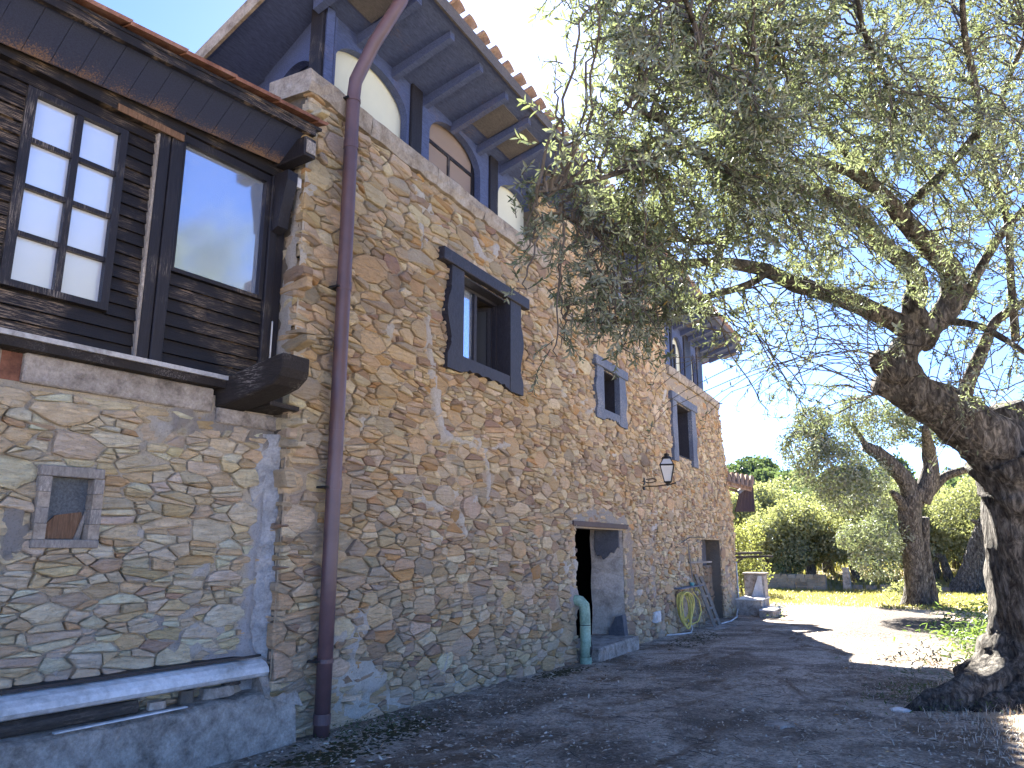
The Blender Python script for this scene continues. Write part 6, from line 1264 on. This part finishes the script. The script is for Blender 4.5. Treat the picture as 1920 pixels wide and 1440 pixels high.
# weeds on the right of the drive
def weeds(name, cx, cy, sx, sy, n, h, label, seed, size=0.09, mat='weed'):
    r = np.random.default_rng(seed); X = cx + r.normal(0, sx, n); Y = cy + r.normal(0, sy, n); z0 = zter(X, Y); t_ = r.random(n) ** 0.8
    H = h * (0.5 + 0.5 * np.exp(-((X - cx) / sx / 1.5) ** 2 - ((Y - cy) / sy / 1.5) ** 2)); P = np.stack([X, Y, z0 + t_ * H], 1); D = unit(r.normal(0, 1, (n, 3)) * np.array([1, 1, .5])); Nn = unit(np.array([0, 0, 1]) + r.normal(0, .5, (n, 3)))
    o = leaf_mesh(name, P, D, Nn, size * r.uniform(.5, 1.4, n), MAT[mat], None, label=label, cat='weeds', kind='stuff'); return o
weeds('weeds', 17.5, -1.35, 2.4, 0.55, 2600, 0.55, 'green weeds growing between the old olive and the drive', 61, 0.13)
weeds('weeds', 24.0, -2.2, 3.5, 0.8, 2600, 0.6, 'green weeds in front of the leaning olive trunk', 62, 0.14)
weeds('olive_suckers', 12.4, 0.05, 0.45, 0.35, 420, 0.55, 'thin olive suckers sprouting by the roots of the old olive', 63, 0.07, 'olive')
weeds('weeds', 10.4, 0.05, 0.5, 0.35, 500, 0.22, 'small green weeds against the left root of the old olive', 64, 0.05)
weeds('weeds', 6.0, 4.62, 0.35, 0.14, 420, 0.14, 'small green weeds at the foot of the brown downpipe', 65, 0.035)
weeds('weeds', 24.6, 3.9, 0.8, 0.2, 300, 0.35, 'weeds growing beside the marble steps', 66, 0.08)
X = np.concatenate([r.normal(8.5, 1.0, 1500), r.normal(11, 1.2, 1500)]); Y = np.concatenate([r.normal(-1.0, .5, 1500), r.normal(-.6, .6, 1500)]); blades('dry_grass', X, Y, r.uniform(.03, .12, 3000), MAT['dryleaf'], 18, 1.2, 0.004, label='thin dry grass round the roots of the old olive', cat='grass', kind='stuff')
# litter of fallen olive leaves, twigs and grit
n = 26000; X = 3 + 17 * r.random(n) ** 1.3; Y = r.uniform(-2.4, 4.9, n); dn_ = fbm(X * .6, Y * .9, 0, 91) + 0.25 * (Y < 1.2); k = dn_ > r.uniform(-.5, .7, n); X = X[k]; Y = Y[k]
P = np.stack([X, Y, zpav(X, Y) + r.uniform(.003, .012, len(X))], 1); m = len(X); D = unit(r.normal(0, 1, (m, 3)) * np.array([1, 1, .12])); Nn = unit(np.array([0, 0, 1]) + r.normal(0, .25, (m, 3)))
leaf_mesh('leaf_litter', P, D, Nn, 0.056 * r.uniform(.4, 1.25, m), MAT['dryleaf'], None, label='fallen olive leaves scattered over the paving', cat='litter', kind='stuff')
gr = MB(); 
for i in range(2600):
    x, y = 3.5 + 12 * r.random() ** 1.4, r.uniform(-1.6, 4.8); s_ = r.uniform(.004, .018); z = float(zpav(np.array(x), np.array(y))); gr.col = tuple(np.array([.45, .42, .39]) * r.uniform(.3, 1.5))
    gr.add([(x - s_, y, z - .002), (x, y - s_, z - .002), (x + s_, y, z - .002), (x, y + s_ * .8, z - .002), (x + s_ * .2, y, z + s_ * .9)], [(0,1,4),(1,2,4),(2,3,4),(3,0,4)])
gr.build('grit', MAT['stone'], None, label='grit and crumbs of stone on the paving', cat='grit', kind='stuff')
tg = MB()
for i in range(260):
    x, y = r.uniform(5, 13), r.uniform(-1.5, 4.2); a = r.uniform(0, 6.28); L_ = r.uniform(.06, .3); z = float(zpav(np.array(x), np.array(y))) + .006; tg.tube([(x, y, z), (x + L_ * .5 * math.cos(a), y + L_ * .5 * math.sin(a), z + r.uniform(0, .015)), (x + L_ * math.cos(a + r.uniform(-.4, .4)), y + L_ * math.sin(a), z)], [.003, .003, .0015], 3)
tg.build('fallen_twigs', MAT['twig'], None, label='thin dry twigs fallen on the paving', cat='twigs', kind='stuff')
# moss along the foot of the wall
def moss_patch(cx, cy, sx, sy, label, seed, n=420):
    q = np.random.default_rng(seed); mb = MB()
    for _ in range(n):
        x, y = cx + q.normal(0, sx * .48), cy + q.normal(0, sy * .45)
        if y > 4.93 and x > 5.1: continue
        rd = q.uniform(.012, .05); z = float(zpav(np.array(x), np.array(y))); a0 = q.uniform(0, 6)
        V = [(x + rd * q.uniform(.7, 1.2) * math.cos(a0 + k * 1.047), y + rd * q.uniform(.7, 1.2) * math.sin(a0 + k * 1.047), z - .004) for k in range(6)] + [(x, y, z + rd * q.uniform(.12, .35))]
        mb.add(V, [(k, (k + 1) % 6, 6) for k in range(6)])
    mb.build('moss', MAT['moss'], None, smooth=True, base=(cx, cy, float(zpav(np.array(cx), np.array(cy)))), label=label, cat='moss', kind='stuff')
moss_patch(6.05, 4.40, 0.75, 0.30, 'dark moss patch on the paving below the brown downpipe', 3)
moss_patch(5.1, 4.35, 0.6, 0.35, 'dark moss patch on the paving below the concrete plinth', 5)
moss_patch(10.4, 4.70, 0.9, 0.22, 'dark moss strip along the wall foot before the green pipe', 7)
moss_patch(16.4, 4.30, 1.9, 0.45, 'brown moss strip along the wall foot below the hose', 9)
# pale broken pieces of cement on the paving
for (x, y, s_, lb) in ((8.15, 1.35, 0.17, 'pale flat cement patch on the dark paving'), (9.75, 0.32, 0.13, 'white stone chip lying near the olive roots')):
    mb = MB(); V = []; n = 11; z = float(zpav(np.array(x), np.array(y)))
    for (f_, h_) in ((1.0, -.004), (0.85, .014), (0.4, .017)): V += [(x + s_ * f_ * math.cos(6.283*i/n) * (1 + .25 * math.sin(i * 2.3)), y + s_ * f_ * .8 * math.sin(6.283*i/n) * (1 + .25 * math.cos(i * 3.1)), z + h_ + (random.uniform(0, .006) if f_ < 1 else 0)) for i in range(n)]
    Fc = [(k_*n+i, k_*n+(i+1)%n, (k_+1)*n+(i+1)%n, (k_+1)*n+i) for k_ in range(2) for i in range(n)] + [tuple(2*n+i for i in range(n))]
    mb.add(V, Fc); mb.build('cement_piece', MAT['marble'] if s_ < .15 else MAT['concrete'], None, base=(x, y, z), label=lb, cat='stone')
print('objects', len(bpy.data.objects))
